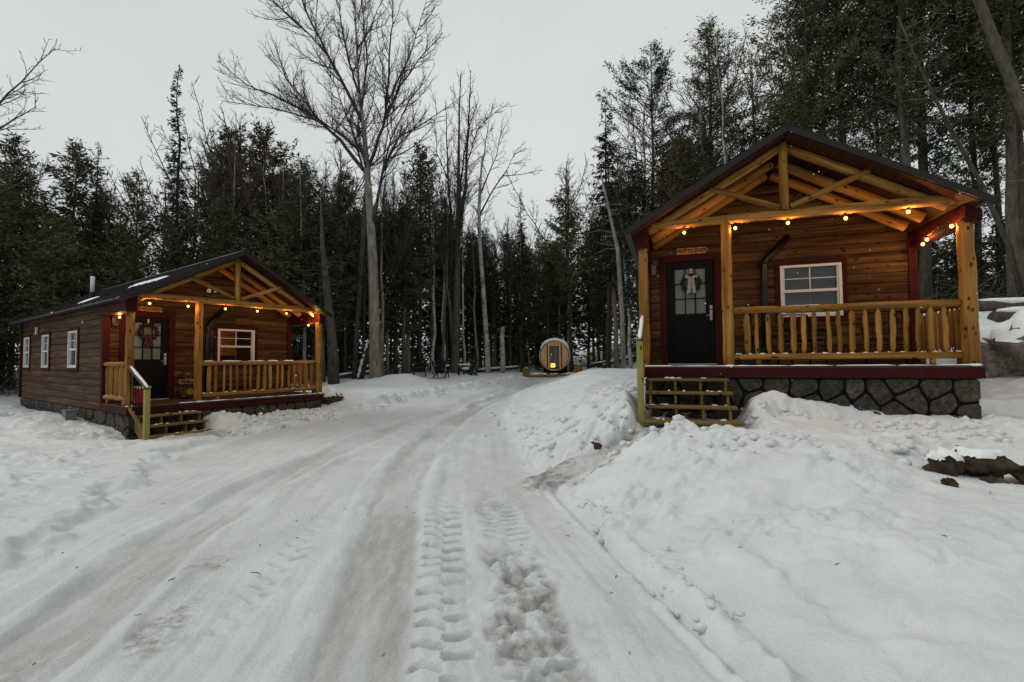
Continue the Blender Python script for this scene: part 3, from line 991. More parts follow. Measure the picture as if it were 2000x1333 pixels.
def railing(cab, a, b, rnd, spacing=0.168, snow=True, amount=1.0):
    """log railing from a to b (deck plan points)"""
    ax, ay = a; bx, by = b
    ln = math.hypot(bx - ax, by - ay)
    ux, uy = (bx - ax) / ln, (by - ay) / ln
    root = MB(rnd.random()).log((ax, ay, 0.885), (bx, by, 0.885), 0.056, 0.050, 10, 8).build('railing', 'peeled_log', cab, True)
    MB(rnd.random()).log((ax, ay, 0.143), (bx, by, 0.143), 0.048, 0.052, 10, 8).build('lower_rail', 'peeled_log', root, True)
    n = int((ln - 0.10) / spacing)
    off = (ln - (n - 1) * spacing) / 2
    for i in range(n):
        s_ = off + i * spacing + rnd.uniform(-0.018, 0.018)
        o = obj('baluster', BALS[rnd.randrange(5)], root, (ax + ux * s_, ay + uy * s_, 0.143 + 0.03))
        o.rotation_euler = (rnd.uniform(-.012, .012), rnd.uniform(-.02, .02), rnd.uniform(0, 6.28))
    for q in (0.12, 0.88):
        MB(rnd.random()).log((ax + ux * ln * q, ay + uy * ln * q, 0.002), (ax + ux * ln * q, ay + uy * ln * q, 0.10), 0.04, 0.04, 8, 1).build('rail_foot', 'peeled_log', root, True)
    if snow:
        m = MB(rnd.random())
        for zc, rr, hh in ((0.885, 0.05, 0.026 * amount), (0.143, 0.045, 0.022)):
            s_ = 0.02
            while s_ < ln - 0.06:
                sl = rnd.uniform(0.06, 0.12) if zc < 0.5 else rnd.uniform(0.25, 0.7)
                e = min(ln - 0.02, s_ + sl)
                if rnd.random() < (0.85 if zc < 0.5 else 0.35 + 0.6 * amount):
                    k = 5
                    pts = [(ax + ux * (s_ + (e - s_) * i / k), ay + uy * (s_ + (e - s_) * i / k), zc + rr - 0.004 + rnd.uniform(-0.002, 0.002)) for i in range(k + 1)]
                    rad = [0.006] + [hh * rnd.uniform(0.7, 1.15) for _ in range(k - 1)] + [0.006]
                    m.tube(pts, rad, 6)
                s_ = e + (rnd.uniform(0.06, 0.1) if zc < 0.5 else rnd.uniform(0.0, 0.12))
        m.build('snow', 'snow_cap', root, True)
    return root

def window(cab, axis, fixed, outward, u0, u1, z0, z1, name='window', trim=0.085):
    """double-hung white window with a red board surround; root = the white frame"""
    def bx(m, a, b, p, q, o0, o1, bev=0.0):
        if axis == 'x': m.box((a, fixed - o1, p), (b, fixed - o0, q), None, bev)
        else:
            lo, hi = sorted((fixed + outward * o0, fixed + outward * o1))
            m.box((lo, a, p), (hi, b, q), None, bev)
    f = MB(1)
    t = 0.045
    for a, b, p, q in ((u0, u0 + t, z0, z1), (u1 - t, u1, z0, z1), (u0 + t, u1 - t, z0, z0 + t), (u0 + t, u1 - t, z1 - t, z1)):
        bx(f, a, b, p, q, -0.05, 0.068)
    root = f.build(name, 'white_vinyl', cab)
    zm = (z0 + z1) / 2
    s = MB(2)
    bx(s, u0 + t, u1 - t, zm - 0.025, zm + 0.025, 0.0, 0.052)
    for a, b in ((u0 + t, u0 + t + 0.028), (u1 - t - 0.028, u1 - t)):
        bx(s, a, b, z0 + t, zm - 0.025, 0.0, 0.034)
        bx(s, a, b, zm + 0.025, z1 - t, 0.002, 0.046)
    bx(s, u0 + t, u1 - t, z0 + t, z0 + t + 0.028, 0.0, 0.036)
    s.build('sash', 'white_vinyl', root)
    g = MB(3)
    um = (u0 + u1) / 2
    bx(g, um - 0.009, um + 0.009, zm + 0.025, z1 - t, 0.002, 0.024)
    zq = (zm + 0.025 + z1 - t) / 2
    bx(g, u0 + t, um - 0.009, zq - 0.008, zq + 0.008, 0.002, 0.024)
    bx(g, um + 0.009, u1 - t, zq - 0.008, zq + 0.008, 0.002, 0.024)
    g.build('muntin', 'white_vinyl', root)
    if u1 - u0 > 0.8 or axis == 'x':
        g = MB(4)
        bx(g, um - 0.006, um + 0.006, z0 + t + 0.028, zm - 0.025, -0.02, -0.004)
        g.build('muntin', 'grey_box', root)
    for p, q, o in ((z0 + t, zm, 0.0), (zm, z1 - t, 0.012)):
        m = MB(5)
        bx(m, u0 + t, u1 - t, p, q, o - 0.008, o - 0.002)
        m.build('pane', 'glass', root)
    for a, b, p, q in ((u0 - trim, u0 - 0.002, z0 - trim, z1 + trim), (u1 + 0.002, u1 + trim, z0 - trim, z1 + trim), (u0 - 0.002, u1 + 0.002, z0 - trim, z0 - 0.002), (u0 - 0.002, u1 + 0.002, z1 + 0.002, z1 + trim)):
        m = MB(6)
        bx(m, a, b, p, q, 0.0, 0.055)
        m.build('trim_board', 'red_paint', root)
    return root

def cabin(cab, name, label, right):
    rnd = random.Random(11 if right else 23)
    root = thing(name, label, 'cabin', cab[:3], cab[3])
    R = lambda: MB(rnd.random())
    # foundation with stones
    zb = -1.25
    f = R()
    f.box((0.04, -0.03, zb), (W + 0.03, 0.12, -0.186))
    f.box((0.04, 0.12, zb), (0.18, L, -0.186)).box((W - 0.11, 0.12, zb), (W + 0.03, L, -0.186)).box((0.18, L - 0.14, zb), (W - 0.11, L, -0.186))
    fo = f.build('foundation', 'mortar', root)
    stones(fo, 'x', -0.03, 0, 0.05 if right else 0.05, W + 0.06, -0.98, -0.195, rnd, 0.315)
    stones(fo, 'y', 0.04, -1, -0.02, 9.9, -0.95, -0.20, rnd, 0.40 if right else 0.30)
    stones(fo, 'y', W + 0.03, 1, 0.0, 9.9, -0.95, -0.20, rnd, 0.5)
    # porch deck
    dk = R().box((-0.02, -0.075, -0.16), (W + 0.06, D - 0.002, -0.032)).build('porch_deck', 'deck_wood', root)
    y = -0.115
    while y < D - 0.05:
        R().box((-0.06, y, -0.030), (W + 0.10, min(y + 0.136, D - 0.045), 0.0), None, 0.003).build('deck_board', 'deck_wood', dk)
        y += 0.141
    R().box((-0.055, -0.112, -0.183), (W + 0.095, -0.077, -0.034)).build('fascia_board', 'red_paint', dk)
    R().box((-0.057, -0.075, -0.183), (-0.022, D + 0.06, -0.034)).build('fascia_board', 'red_paint', dk)
    R().box((W + 0.062, -0.075, -0.183), (W + 0.097, D + 0.06, -0.034)).build('fascia_board', 'red_paint', dk)
    sn = R()
    x = 0.0 if right else 0.9
    while x < W - 0.05:
        e = min(W + 0.05, x + rnd.uniform(0.3, 0.9))
        k = 6
        sn.tube([(x + (e - x) * i / k, -0.085 + rnd.uniform(-0.012, 0.012), 0.002) for i in range(k + 1)],
                [0.006] + [rnd.uniform(0.008, 0.02) for _ in range(k - 1)] + [0.006], 6)
        x = e + rnd.uniform(0.0, 0.04)
    for xx in (0.0, MID, W):
        sn.ball((xx, -0.095, 0.004), (0.085, 0.03, 0.020), 2, 0.10)
    sn.build('snow', 'snow_cap', dk, True)
    # posts, beam, truss, rafters
    for x, rb, rt in ((0.0, 0.083, 0.076), (MID, 0.086, 0.078), (W, 0.104, 0.092)):
        R().log((x, 0, 0.0), (x + rnd.uniform(-.008, .008), 0, 2.31 if x == MID else 2.03), rb, rt, 12, 10, 0.006).build('porch_post', 'peeled_log', root, True)
    R().log((0.06, -0.005, 2.365), (W - 0.02, -0.005, 2.365), 0.074, 0.080, 12, 12, 0.007).build('tie_beam', 'peeled_log', root, True)
    for j, (yy, rr) in enumerate(((0.02, 0.066), (0.60, 0.080), (1.15, 0.078))):
        off = (TH + 0.018) + rr * 1.16
        for sgn in (-1, 1):
            xe = XP + sgn * (2.06 if j == 0 else 2.02)
            R().log((XP + sgn * 0.05, yy, roof_top(XP + sgn * 0.05) - off), (xe, yy, roof_top(xe) - off), rr, rr * 1.05, 12, 10, 0.006).build('rafter', 'peeled_log', root, True)
    R().log((XP + 0.0, -0.01, 2.43), (XP, -0.01, 3.50), 0.068, 0.064, 12, 6).build('king_post', 'peeled_log', root, True)
    R().log((2.08, -0.02, 2.475), (1.08, -0.02, 2.90), 0.050, 0.046, 10, 5).build('brace', 'peeled_log', root, True)
    R().log((2.23, -0.02, 2.475), (3.34, -0.02, 2.94), 0.050, 0.046, 10, 5).build('brace', 'peeled_log', root, True)
    # dark red eave beams from the wall to the front, their ends boxed
    for x0, x1 in ((-0.115, 0.085), (W - 0.045, W + 0.145)):
        R().prism([(x0, 2.0), (x1, 2.0), (x1, roof_under(x1) - 0.016), (x0, roof_under(x0) - 0.016)], 'y', -0.115, D + 0.30).build('eave_beam', 'red_paint', root)
    # roof
    for sgn in (-1, 1):
        xe = XP + sgn * 2.43
        p = [(XP, ZP), (xe, roof_top(xe)), (xe, roof_top(xe) - 0.035), (xe - sgn * 0.10, roof_under(xe - sgn * 0.10)), (XP, ZP - TH)]
        rf = R().prism(p, 'y', -0.35, L + 0.25).build('roof', 'roof_metal', root)
        y = -0.30
        while y < L + 0.2:
            m = R()
            a = (XP + sgn * 0.06, y, roof_top(XP + sgn * 0.06) + 0.006); b = (xe - sgn * 0.01, y, roof_top(xe - sgn * 0.01) + 0.006)
            m.beam(a, b, 0.03, 0.022)
            m.build('roof_rib', 'roof_metal', rf)
            y += 0.45
        R().beam((XP + sgn * 0.0, -0.352, ZP - 0.06), (xe, -0.352, roof_top(xe) - 0.055), 0.02, 0.09).build('rake_board', 'roof_metal', rf)
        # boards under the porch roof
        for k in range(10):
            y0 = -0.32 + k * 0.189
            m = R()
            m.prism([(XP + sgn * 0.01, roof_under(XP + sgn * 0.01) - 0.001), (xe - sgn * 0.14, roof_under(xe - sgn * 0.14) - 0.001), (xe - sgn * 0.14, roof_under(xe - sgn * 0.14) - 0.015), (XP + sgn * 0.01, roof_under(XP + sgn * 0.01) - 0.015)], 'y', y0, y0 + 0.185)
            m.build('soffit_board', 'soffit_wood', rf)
    R().prism([(XP - 0.16, ZP - 0.078), (XP, ZP + 0.022), (XP + 0.16, ZP - 0.078), (XP, ZP + 0.002)], 'y', -0.356, L + 0.255).build('ridge_cap', 'roof_metal', root)
    # walls
    gable = lambda x: roof_under(x) - 0.02
    eave = roof_under(0.0) - 0.02
    wall(root, 'front_wall', 'x', D, -1, 0.02, W - 0.02, -0.02, gable, [DOOR, WIN], rnd)
    sw = [] if right else [(3.62, 4.40, 0.80, 1.752), (6.38, 7.12, 0.80, 1.752), (8.72, 9.42, 0.80, 1.752)]
    wall(root, 'side_wall', 'y', 0.02, -1, D, L, -0.182, lambda u: eave, sw, rnd)
    wall(root, 'side_wall', 'y', W - 0.02, 1, D, L, -0.182, lambda u: eave, [], rnd)
    wall(root, 'back_wall', 'x', L - 0.095, -1, 0.02, W - 0.02, -0.18, gable, [], rnd, boards=False)
    for x in (0.0, W):
        s = -1 if x == 0 else 1
        R().box((x - 0.065, D - 0.065, -0.03 if True else 0), (x + 0.065, D + 0.10, roof_under(x + s * 0.07) - 0.02)).build('corner_board', 'red_paint', root)
        R().box((x - 0.055, L - 0.10, -0.18), (x + 0.055, L + 0.02, eave - 0.03)).build('corner_board', 'red_paint', root)
    for u0, u1, z0, z1 in sw:
        window(root, 'y', 0.02, -1, u0, u1, z0, z1)
    window(root, 'x', D, -1, *WIN)
    # inside
    R().box((0.13, D + 0.10, -0.17), (W - 0.13, L - 0.12, -0.02)).build('inner_floor', 'interior_pine', root)
    R().box((0.12, D + 3.0, -0.01), (W - 0.12, D + 3.06, 2.25)).build('partition', 'interior_pine' if not right else 'dark_interior', root)
    R().box((0.12, D + 0.1, 2.26), (W - 0.12, L - 0.12, 2.30)).build('inner_ceiling', 'interior_pine' if not right else 'dark_interior', root)
    # door
    d0, d1, z0, z1 = DOOR
    slab = R()
    gx0, gx1, gz0, gz1 = 0.53, 1.09, 1.00, 1.885
    for a, b, p, q in ((d0, gx0, z0, z1), (gx1, d1, z0, z1), (gx0, gx1, z0, gz0), (gx0, gx1, gz1, z1)):
        slab.box((a, D - 0.005, p), (b, D + 0.045, q))
    dr = slab.build('door', 'black_paint', root)
    m = R()
    for i in (1, 2):
        x = gx0 + (gx1 - gx0) * i / 3; m.box((x - 0.011, D - 0.008, gz0), (x + 0.011, D + 0.02, gz1))
    for i in (1, 2):
        z = gz0 + (gz1 - gz0) * i / 3; m.box((gx0, D - 0.0075, z - 0.011), (gx1, D + 0.0205, z + 0.011))
    m.build('muntin', 'black_paint', dr)
    for i in range(3):
        for j in range(3):
            xa = gx0 + (gx1 - gx0) * i / 3 + 0.011; xb = gx0 + (gx1 - gx0) * (i + 1) / 3 - 0.011
            za = gz0 + (gz1 - gz0) * j / 3 + 0.011; zb2 = gz0 + (gz1 - gz0) * (j + 1) / 3 - 0.011
            R().box((xa, D + 0.004, za), (xb, D + 0.008, zb2)).build('pane', 'glass', dr)
    sl = R()
    z = gz0 - 0.02
    tilt = 0.6
    while z < gz1 + 0.02:
        sl.beam((gx0 - 0.03, D + 0.062, z), (gx1 + 0.03, D + 0.062, z), 0.003, 0.030, (0, math.sin(tilt), math.cos(tilt)))
        z += 0.0255
    sl.build('blind', 'blind', dr)
    for p, q in ((0.16, 0.50), (0.56, 0.90)):
        for a, b in ((0.48, 0.76), (0.86, 1.14)):
            pm = R()
            pm.box((a, D - 0.011, p), (b, D - 0.0055, q), None, 0.004)
            pm.build('door_panel', 'black_paint', dr)
    h = R()
    h.box((d1 - 0.095, D - 0.02, 0.86), (d1 - 0.045, D - 0.006, 1.06), None, 0.004)
    h.box((d1 - 0.095, D - 0.02, 1.08), (d1 - 0.045, D - 0.006, 1.15), None, 0.004)
    h.tube([(d1 - 0.07, D - 0.02, 0.95), (d1 - 0.07, D - 0.06, 0.95), (d1 - 0.16, D - 0.065, 0.95)], 0.010, 6)
    h.build('door_handle', 'steel', dr)
    for a, b, p, q in ((d0 - 0.12, d0 - 0.004, 0.0, z1 + 0.12), (d1 + 0.004, d1 + 0.12, 0.0, z1 + 0.12), (d0 - 0.004, d1 + 0.004, z1 + 0.004, z1 + 0.12)):
        R().box((a, D - 0.055, p), (b, D + 0.06, q)).build('door_trim', 'red_paint', dr)
    R().box((d0, D - 0.07, 0.002), (d1, D + 0.05, 0.026)).build('threshold', 'steel', dr)
    # curtain behind the front window (right cabin), stove flue bending out of the gable wall
    if right:
        cu = R()
        x = WIN[0] - 0.02
        while x < WIN[1] + 0.02:
            cu.tube([(x, D + 0.13 + rnd.uniform(-.012, .012), WIN[2] - 0.1), (x, D + 0.13, WIN[3] + 0.1)], 0.026, 6, False)
            x += 0.036
        cu.build('curtain', 'curtain', root, True)
    fl = R()
    fl.tube([(2.53, D + 0.05, 2.38), (2.50, D - 0.06, 2.33), (2.14, D - 0.15, 1.97), (2.085, D - 0.16, 1.86), (2.08, D - 0.16, 1.2), (2.08, D - 0.16, 0.05)], [0.062] * 6, 12)
    for z in (1.86, 1.45, 1.0):
        fl.tube([(2.08, D - 0.16, z - 0.012), (2.08, D - 0.16, z + 0.012)], 0.067, 12)
    fl.build('flue_pipe', 'flue_pipe', root, True)
    # lantern by the door
    la = R()
    la.box((0.10, D - 0.055, 1.84), (0.18, D - 0.036, 2.06))
    la.tube([(0.14, D - 0.05, 2.02), (0.14, D - 0.13, 2.08), (0.14, D - 0.16, 2.03)], 0.010, 6)
    la.lathe([(0.015, 2.05), (0.025, 2.03), (0.075, 1.97), (0.078, 1.955)], (0.14, D - 0.16, 0), 8)
    la.lathe([(0.05, 1.775), (0.055, 1.79), (0.048, 1.80)], (0.14, D - 0.16, 0), 8)
    for k in range(4):
        a = PI / 4 + k * PI / 2
        la.tube([(0.14 + 0.045 * math.cos(a), D - 0.16 + 0.045 * math.sin(a), 1.79), (0.14 + 0.062 * math.cos(a), D - 0.16 + 0.062 * math.sin(a), 1.96)], 0.005, 4)
    lo = la.build('wall_lantern', 'copper_lamp', root)
    R().lathe([(0.040, 1.80), (0.055, 1.95)], (0.14, D - 0.16, 0), 8).build('lantern_glass', 'glass', lo)
    # railings
    railing(root, (MID + 0.075, 0.0), (W - 0.085, 0.0), rnd, 0.160 if right else 0.165, True, 0.25 if right else 1.0)
    railing(root, (W, 0.10), (W, D - 0.10), rnd, 0.15, True, 0.3)
    railing(root, (0.0, 0.10), (0.0, D - 0.10), rnd, 0.15 if right else 0.098, True, 0.2)
    # steps
    st = MB(5)
    tz = [-0.19, -0.38, -0.57, -0.76]
    ty = [-0.40, -0.66, -0.92, -1.18]
    for xs in (0.10, 0.47, 0.84, 1.20):
        poly = [(-0.115, -0.24)]
        for zt, yt in zip(tz, ty):
            poly += [(yt + 0.27, zt - 0.04), (yt + 0.015, zt - 0.04)]
            if zt != tz[-1]: poly += [(yt + 0.015, zt - 0.19 - 0.04)]
        poly += [(-1.165, -1.0), (-0.95, -1.0), (-0.115, -0.50)]
        st.prism(poly, 'x', xs - 0.019, xs + 0.019)
    sp_ = st.build('steps', 'treated_lumber', root)
    for i, (zt, yt) in enumerate(zip(tz, ty)):
        R().box((0.05 - 0.012 * i, yt - 0.02, zt - 0.038), (1.245 + 0.025 * i, yt + 0.265, zt), None, 0.004).build('tread', 'treated_lumber', sp_)
    sn = R()
    for i, (zt, yt) in enumerate(zip(tz, ty)):
        for k in range(5):
            sn.ball((rnd.uniform(0.12, 1.18), yt + rnd.uniform(0.12, 0.24), zt + 0.004), (rnd.uniform(.02, .06), rnd.uniform(.015, .03), rnd.uniform(.006, .02)), 1, 0.2)
    sn.build('snow', 'snow_cap', sp_, True)
    # newel post, hand rail and thin black balusters on the left of the steps
    R().box((-0.065, -1.13, -1.15), (0.025, -1.04, 0.385), None, 0.005).build('newel_post', 'green_lumber', sp_)
    a = (-0.02, -0.05, 0.865); b = (-0.02, -1.13, 0.405)
    R().beam(a, b, 0.085, 0.036).build('handrail', 'treated_lumber', sp_)
    R().beam((-0.02, -0.03, 0.02), (-0.02, -1.04, -0.46), 0.04, 0.085).build('bottom_rail', 'treated_lumber', sp_)
    for k in range(6):
        q = 0.13 + k * 0.145
        yy = -1.08 * q - 0.05 * (1 - q)
        R().tube([(-0.02, yy, 0.02 - 0.475 * (-yy) + 0.03), (-0.02, yy, 0.865 - 0.426 * (-yy + -0.05) - 0.015)], 0.010, 6).build('baluster', 'black_paint', sp_)
    hs = R()
    k = 9
    hs_pts = [(-0.02 + rnd.uniform(-.004, .004), a[1] + (b[1] - a[1]) * i / k, a[2] + (b[2] - a[2]) * i / k + 0.022) for i in range(1, k + 1)]
    hs.tube(hs_pts, [0.016] + [rnd.uniform(0.024, 0.032) for _ in range(k - 2)] + [0.016], 7)
    hs.build('snow', 'snow_cap', sp_, True)
    return root

cabin_r = cabin(CAB_R, 'log_cabin', 'larger log-sided cabin on the right, its porch of peeled logs facing the driveway', True)
cabin_l = cabin(CAB_L, 'log_cabin', 'log-sided cabin on the left showing its long windowed side wall', False)
# ------------------------------------------------------------------ things on the porches
def in_cab(cab, name, label, cat, x, y, z=0.0, rz=0.0, group=None):
    return thing(name, label, cat, tuple(to_world(cab, x, y, z)), cab[3] + rz, group)

# string lights: a slack cable with sockets and glowing bulbs
BULB = MB(1).ball((0, 0, 0), (0.025, 0.025, 0.030), 2).mesh('bulb', 'bulb_glow', True)
SOCK = MB(2).lathe([(0.009, 0.045), (0.013, 0.04), (0.013, 0.018), (0.010, 0.014)], sides=8).mesh('socket', 'black_plastic')
def string_lights(cab, label, pts, extra, seed):
    r = random.Random(seed)
    t = in_cab(cab, 'string_lights', label, 'string lights', 0, 0)
    wire = MB(seed)
    run = [pts[0]] + pts
    for a, b in zip(pts[:-1], pts[1:]):
        k = 8
        a = Vector(a) + Vector((0, 0, 0.045)); b = Vector(b) + Vector((0, 0, 0.045))
        ps = []
        for i in range(k + 1):
            p = a.lerp(b, i / k)
            hump = 0.030 * math.sin(PI * i / k)       # stapled up between the bulbs
            ps.append(p + Vector((0, 0, hump)))
        wire.tube(ps, 0.0045, 5)
    for a, b in extra:
        ps = [Vector(a).lerp(Vector(b), i / 8) - Vector((0, 0, 0.05 * math.sin(PI * i / 8))) for i in range(9)]
        wire.tube(ps, 0.0045, 5)
    wire.build('cable', 'black_plastic', t)
    for p in pts:
        bo = obj('bulb', BULB, t, p)
        obj('socket', SOCK, bo)
        ld = bpy.data.lights.new('filament', 'POINT')
        ld.energy = 9.0
        ld.color = (1.0, 0.50, 0.16)
        ld.shadow_soft_size = 0.012
        obj('filament', ld, bo)
    return t
yb = -0.02
string_lights(CAB_R, 'string of eight warm bulbs along the right cabin porch beam',
              [(0.67, yb, 2.215), (1.44, yb, 2.215), (2.19, yb, 2.225), (2.96, yb, 2.22), (3.74, yb, 2.235), (4.29, 0.09, 2.0), (4.30, 0.80, 1.975), (4.30, 0.93, 1.93)],
              [((4.30, 0.95, 1.97), (4.30, 1.50, 1.90))], 3)
string_lights(CAB_L, 'string of nine warm bulbs round the left cabin porch',
              [(0.11, 1.05, 1.95), (0.11, 0.40, 1.955), (0.33, yb, 2.20), (1.07, yb, 2.205), (1.87, yb, 2.21), (2.64, yb, 2.215), (3.42, yb, 2.215), (4.2, yb, 2.205), (4.29, 0.34, 1.96)],
              [((0.11, 1.06, 2.0), (0.11, 1.52, 1.98))], 4)

# name boards
def name_board(cab, name, label, x0, x1, z0, z1, y, body, size, disc_x, disc_r, seed):
    t = in_cab(cab, name, label, 'sign', (x0 + x1) / 2, y, (z0 + z1) / 2)
    hw, hh = (x1 - x0) / 2, (z1 - z0) / 2
    r = random.Random(seed)
    top = [(-hw + 2 * hw * i / 10, hh + r.uniform(-.007, .007)) for i in range(11)]
    bot = [(hw - 2 * hw * i / 10, -hh + r.uniform(-.007, .007)) for i in range(11)]
    MB(seed).prism(bot + top, 'y', -0.012, 0.012).build('board', 'sign_wood', t)
    me = text_mesh(body, size, 'black_ink', 0.0018)
    o = obj('lettering', me, t, (0.0, -0.0135, 0.0))
    o.rotation_euler = (PI / 2, 0, 0)
    dx = disc_x - (x0 + x1) / 2
    MB(seed + 1).lathe([(disc_r, -0.024), (disc_r, -0.013), (disc_r * 0.72, -0.0128)], (dx, 0, 0), 16, 'y').build('medallion', 'grey_box', t)
    MB(seed + 2).lathe([(disc_r * 0.55, -0.030), (disc_r * 0.55, -0.0235)], (dx, 0, 0), 12, 'y').build('medallion_centre', 'black_ink', t)
    return t
name_board(CAB_R, 'name_sign', 'carved wooden name board WITTS END above the right cabin door', 0.575, 1.10, 2.165, 2.285, D - 0.058, 'WITTS END', 0.098, 1.125, 0.032, 5)
name_board(CAB_L, 'name_sign', 'wooden name board CROCKETT above the left cabin door', 0.62, 1.08, 2.165, 2.28, D - 0.058, 'CROCKETT', 0.094, 0.565, 0.052, 8)

# wreaths
def wreath(cab, name, label, x, z, r, mat, bow, seed):
    t = in_cab(cab, name, label, 'wreath', x, D - 0.03, z)
    rr = random.Random(seed)
    m = MB(seed)
    for k in range(210):
        a = rr.uniform(0, 2 * PI); q = r * rr.uniform(0.72, 1.05)
        p = Vector((q * math.cos(a), rr.uniform(-0.03, 0.01), q * math.sin(a)))
        d = Vector((math.cos(a + rr.uniform(-1.2, 1.2)), rr.uniform(-0.7, 0.2), math.sin(a + rr.uniform(-1.2, 1.2)))).normalized()
        ln = rr.uniform(0.04, 0.085)
        s = d.cross(Vector((0, 1, 0.1))).normalized() * rr.uniform(0.006, 0.012)
        m.add([p, p + d * ln * .5 + s, p + d * ln, p + d * ln * .5 - s], [(0, 1, 2, 3)])
    m.tube([(r * 0.88 * math.cos(a * PI / 8), -0.005, r * 0.88 * math.sin(a * PI / 8)) for a in range(17)], 0.022, 6, False)
    m.build('greenery', mat, t)
    MB(seed).box((-0.02, 0.0, r * 0.8), (0.02, 0.006, r * 0.8 + 0.16)).build('hanger', 'steel', t)
    if bow == 'gingham':
        b = MB(seed)
        for s in (-1, 1):
            b.add([(0, -0.05, r * .75), (s * 0.10, -0.065, r * 1.02), (s * 0.12, -0.06, r * 0.62), (s * 0.05, -0.055, r * 0.55)], [(0, 1, 2, 3)])
            b.add([(s * 0.004, -0.052, r * .72), (s * 0.05, -0.052, r * 0.62), (s * 0.085, -0.05, -r * 1.35), (s * 0.012, -0.05, -r * 1.25)], [(0, 1, 2, 3)])
        b.build('bow', 'gingham', t)
        MB(seed).ball((0, -0.065, r * 0.98), (0.035, 0.025, 0.03), 1).build('berries', 'wreath_berry', t, True)
    else:
        b = MB(seed)
        for s in (-1, 1):
            b.add([(0, -0.05, -r * .5), (s * 0.06, -0.052, -r * 0.6), (s * 0.10, -0.05, -r * 1.75), (s * 0.03, -0.05, -r * 1.85)], [(0, 1, 2, 3)])
            b.add([(0, -0.05, -r * .5), (s * 0.13, -0.062, -r * 0.2), (s * 0.14, -0.06, -r * 0.75)], [(0, 1, 2)])
        b.build('bow', 'wreath_berry', t)
        m = MB(seed)
        for k in range(40):
            a = rr.uniform(0, 2 * PI); q = r * rr.uniform(0.75, 1.0)
            m.ball((q * math.cos(a), -0.035, q * math.sin(a)), 0.012, 1)
        m.build('berries', 'wreath_berry', t, True)
wreath(CAB_R, 'door_wreath', 'green wreath with a black and white checked bow on a black door', 0.83, 1.60, 0.155, 'wreath_green', 'gingham', 31)
wreath(CAB_L, 'door_wreath', 'dark red wreath hung on the left cabin door', 0.81, 1.66, 0.19, 'wreath_red', 'red', 32)

# flood light on the left gable, sensor on its side wall, vent on its roof
t = in_cab(CAB_L, 'flood_light', 'twin-headed white flood light high on the left gable wall', 'light', 2.16, D - 0.045, 2.76)
MB(1).box((-0.05, -0.02, -0.05), (0.05, 0.0, 0.03)).build('base_plate', 'black_plastic', t)
MB(2).lathe([(0.02, 0.0), (0.05, -0.05), (0.062, -0.10), (0.055, -0.112)], (-0.07, -0.02, 0.05), 12, 'y').build('lamp_head', 'white_vinyl', t, True)
MB(3).lathe([(0.018, 0.0), (0.035, -0.05), (0.040, -0.09), (0.036, -0.10)], (0.09, -0.02, 0.05), 12, 'y').build('lamp_head', 'white_vinyl', t, True)
MB(4).box((-0.10, -0.05, -0.085), (0.12, -0.02, -0.07)).build('sensor', 'grey_box', t)
t = in_cab(CAB_L, 'wall_sensor', 'small white box under the eave of the left cabin side wall', 'sensor', -0.03, 7.75, 1.93)
MB(1).box((-0.05, -0.04, -0.09), (0.0, 0.04, 0.09), None, 0.008).build('housing', 'white_vinyl', t)
MB(2).lathe([(0.03, -0.13), (0.034, -0.10), (0.02, -0.09)], (-0.03, 0, 0), 8).build('lens', 'white_vinyl', t)
t = in_cab(CAB_L, 'roof_vent', 'white vent pipe standing up from the left cabin roof', 'vent pipe', 0.62, 5.2, roof_top(0.62))
MB(1).lathe([(0.07, -0.05), (0.07, 0.17)], sides=12).build('flashing', 'black_plastic', t)
MB(2).lathe([(0.052, 0.14), (0.052, 0.62), (0.044, 0.625)], sides=14).build('pipe', 'white_vinyl', t, True)
# slabs of snow that stayed on the left roof
for i, (x0, x1, y0, y1, lab) in enumerate(((0.75, 1.05, 0.9, 3.0, 'long slab of snow left on the left cabin roof near its front'), (0.15, 0.5, 3.9, 4.6, 'small slab of snow on the left cabin roof beside the vent pipe'))):
    m = MB(40 + i); rr = random.Random(50 + i)
    n, k = 14, 6
    vs = []
    for layer in (0, 1):
        for a in range(n + 1):
            for b in range(k + 1):
                u = a / n; v = b / k
                e = min(u, 1 - u, v * 0.5, (1 - v) * 0.5)
                hh = 0.035 * min(1, e / 0.12) ** 0.5 * (1 + rr.uniform(-.15, .15)) if layer else -0.01
                x = x0 + (x1 - x0) * v + rr.uniform(-.01, .01); y = y0 + (y1 - y0) * u
                vs.append((x, y, roof_top(x) + 0.004 + hh))
    fs = []
    o = (n + 1) * (k + 1)
    for a in range(n):
        for b in range(k):
            q = a * (k + 1) + b
            fs.append((o + q, o + q + k + 1, o + q + k + 2, o + q + 1))
    m.add(vs, fs)
    me = m.mesh('roof_snow', 'snow_cap', True)
    t = tag(obj('roof_snow', me), lab, 'snow')
    t.location = CAB_L[:3]; t.rotation_euler = (0, 0, CAB_L[3])

# red cooler
t = in_cab(CAB_L, 'drinks_cooler', 'red cooler standing on the left porch by the top step', 'cooler', 0.40, 0.62, 0.0, 0.2)
MB(1).box((-0.14, -0.12, 0.0), (0.14, 0.12, 0.33), None, 0.02).build('body', 'red_plastic', t)
MB(2).box((-0.15, -0.13, 0.332), (0.15, 0.13, 0.385), None, 0.012).build('lid', 'white_vinyl', t)
MB(3).tube([(0.06 * math.cos(a * PI / 8), -0.124, 0.09 + 0.06 * math.sin(a * PI / 8)) for a in range(17)], 0.006, 5, False).build('round_mark', 'red_plastic', t)
MB(4).tube([(-0.15, 0, 0.26), (-0.19, 0, 0.26), (-0.19, 0, 0.20), (-0.15, 0, 0.20)], 0.010, 6).build('handle', 'black_plastic', t)

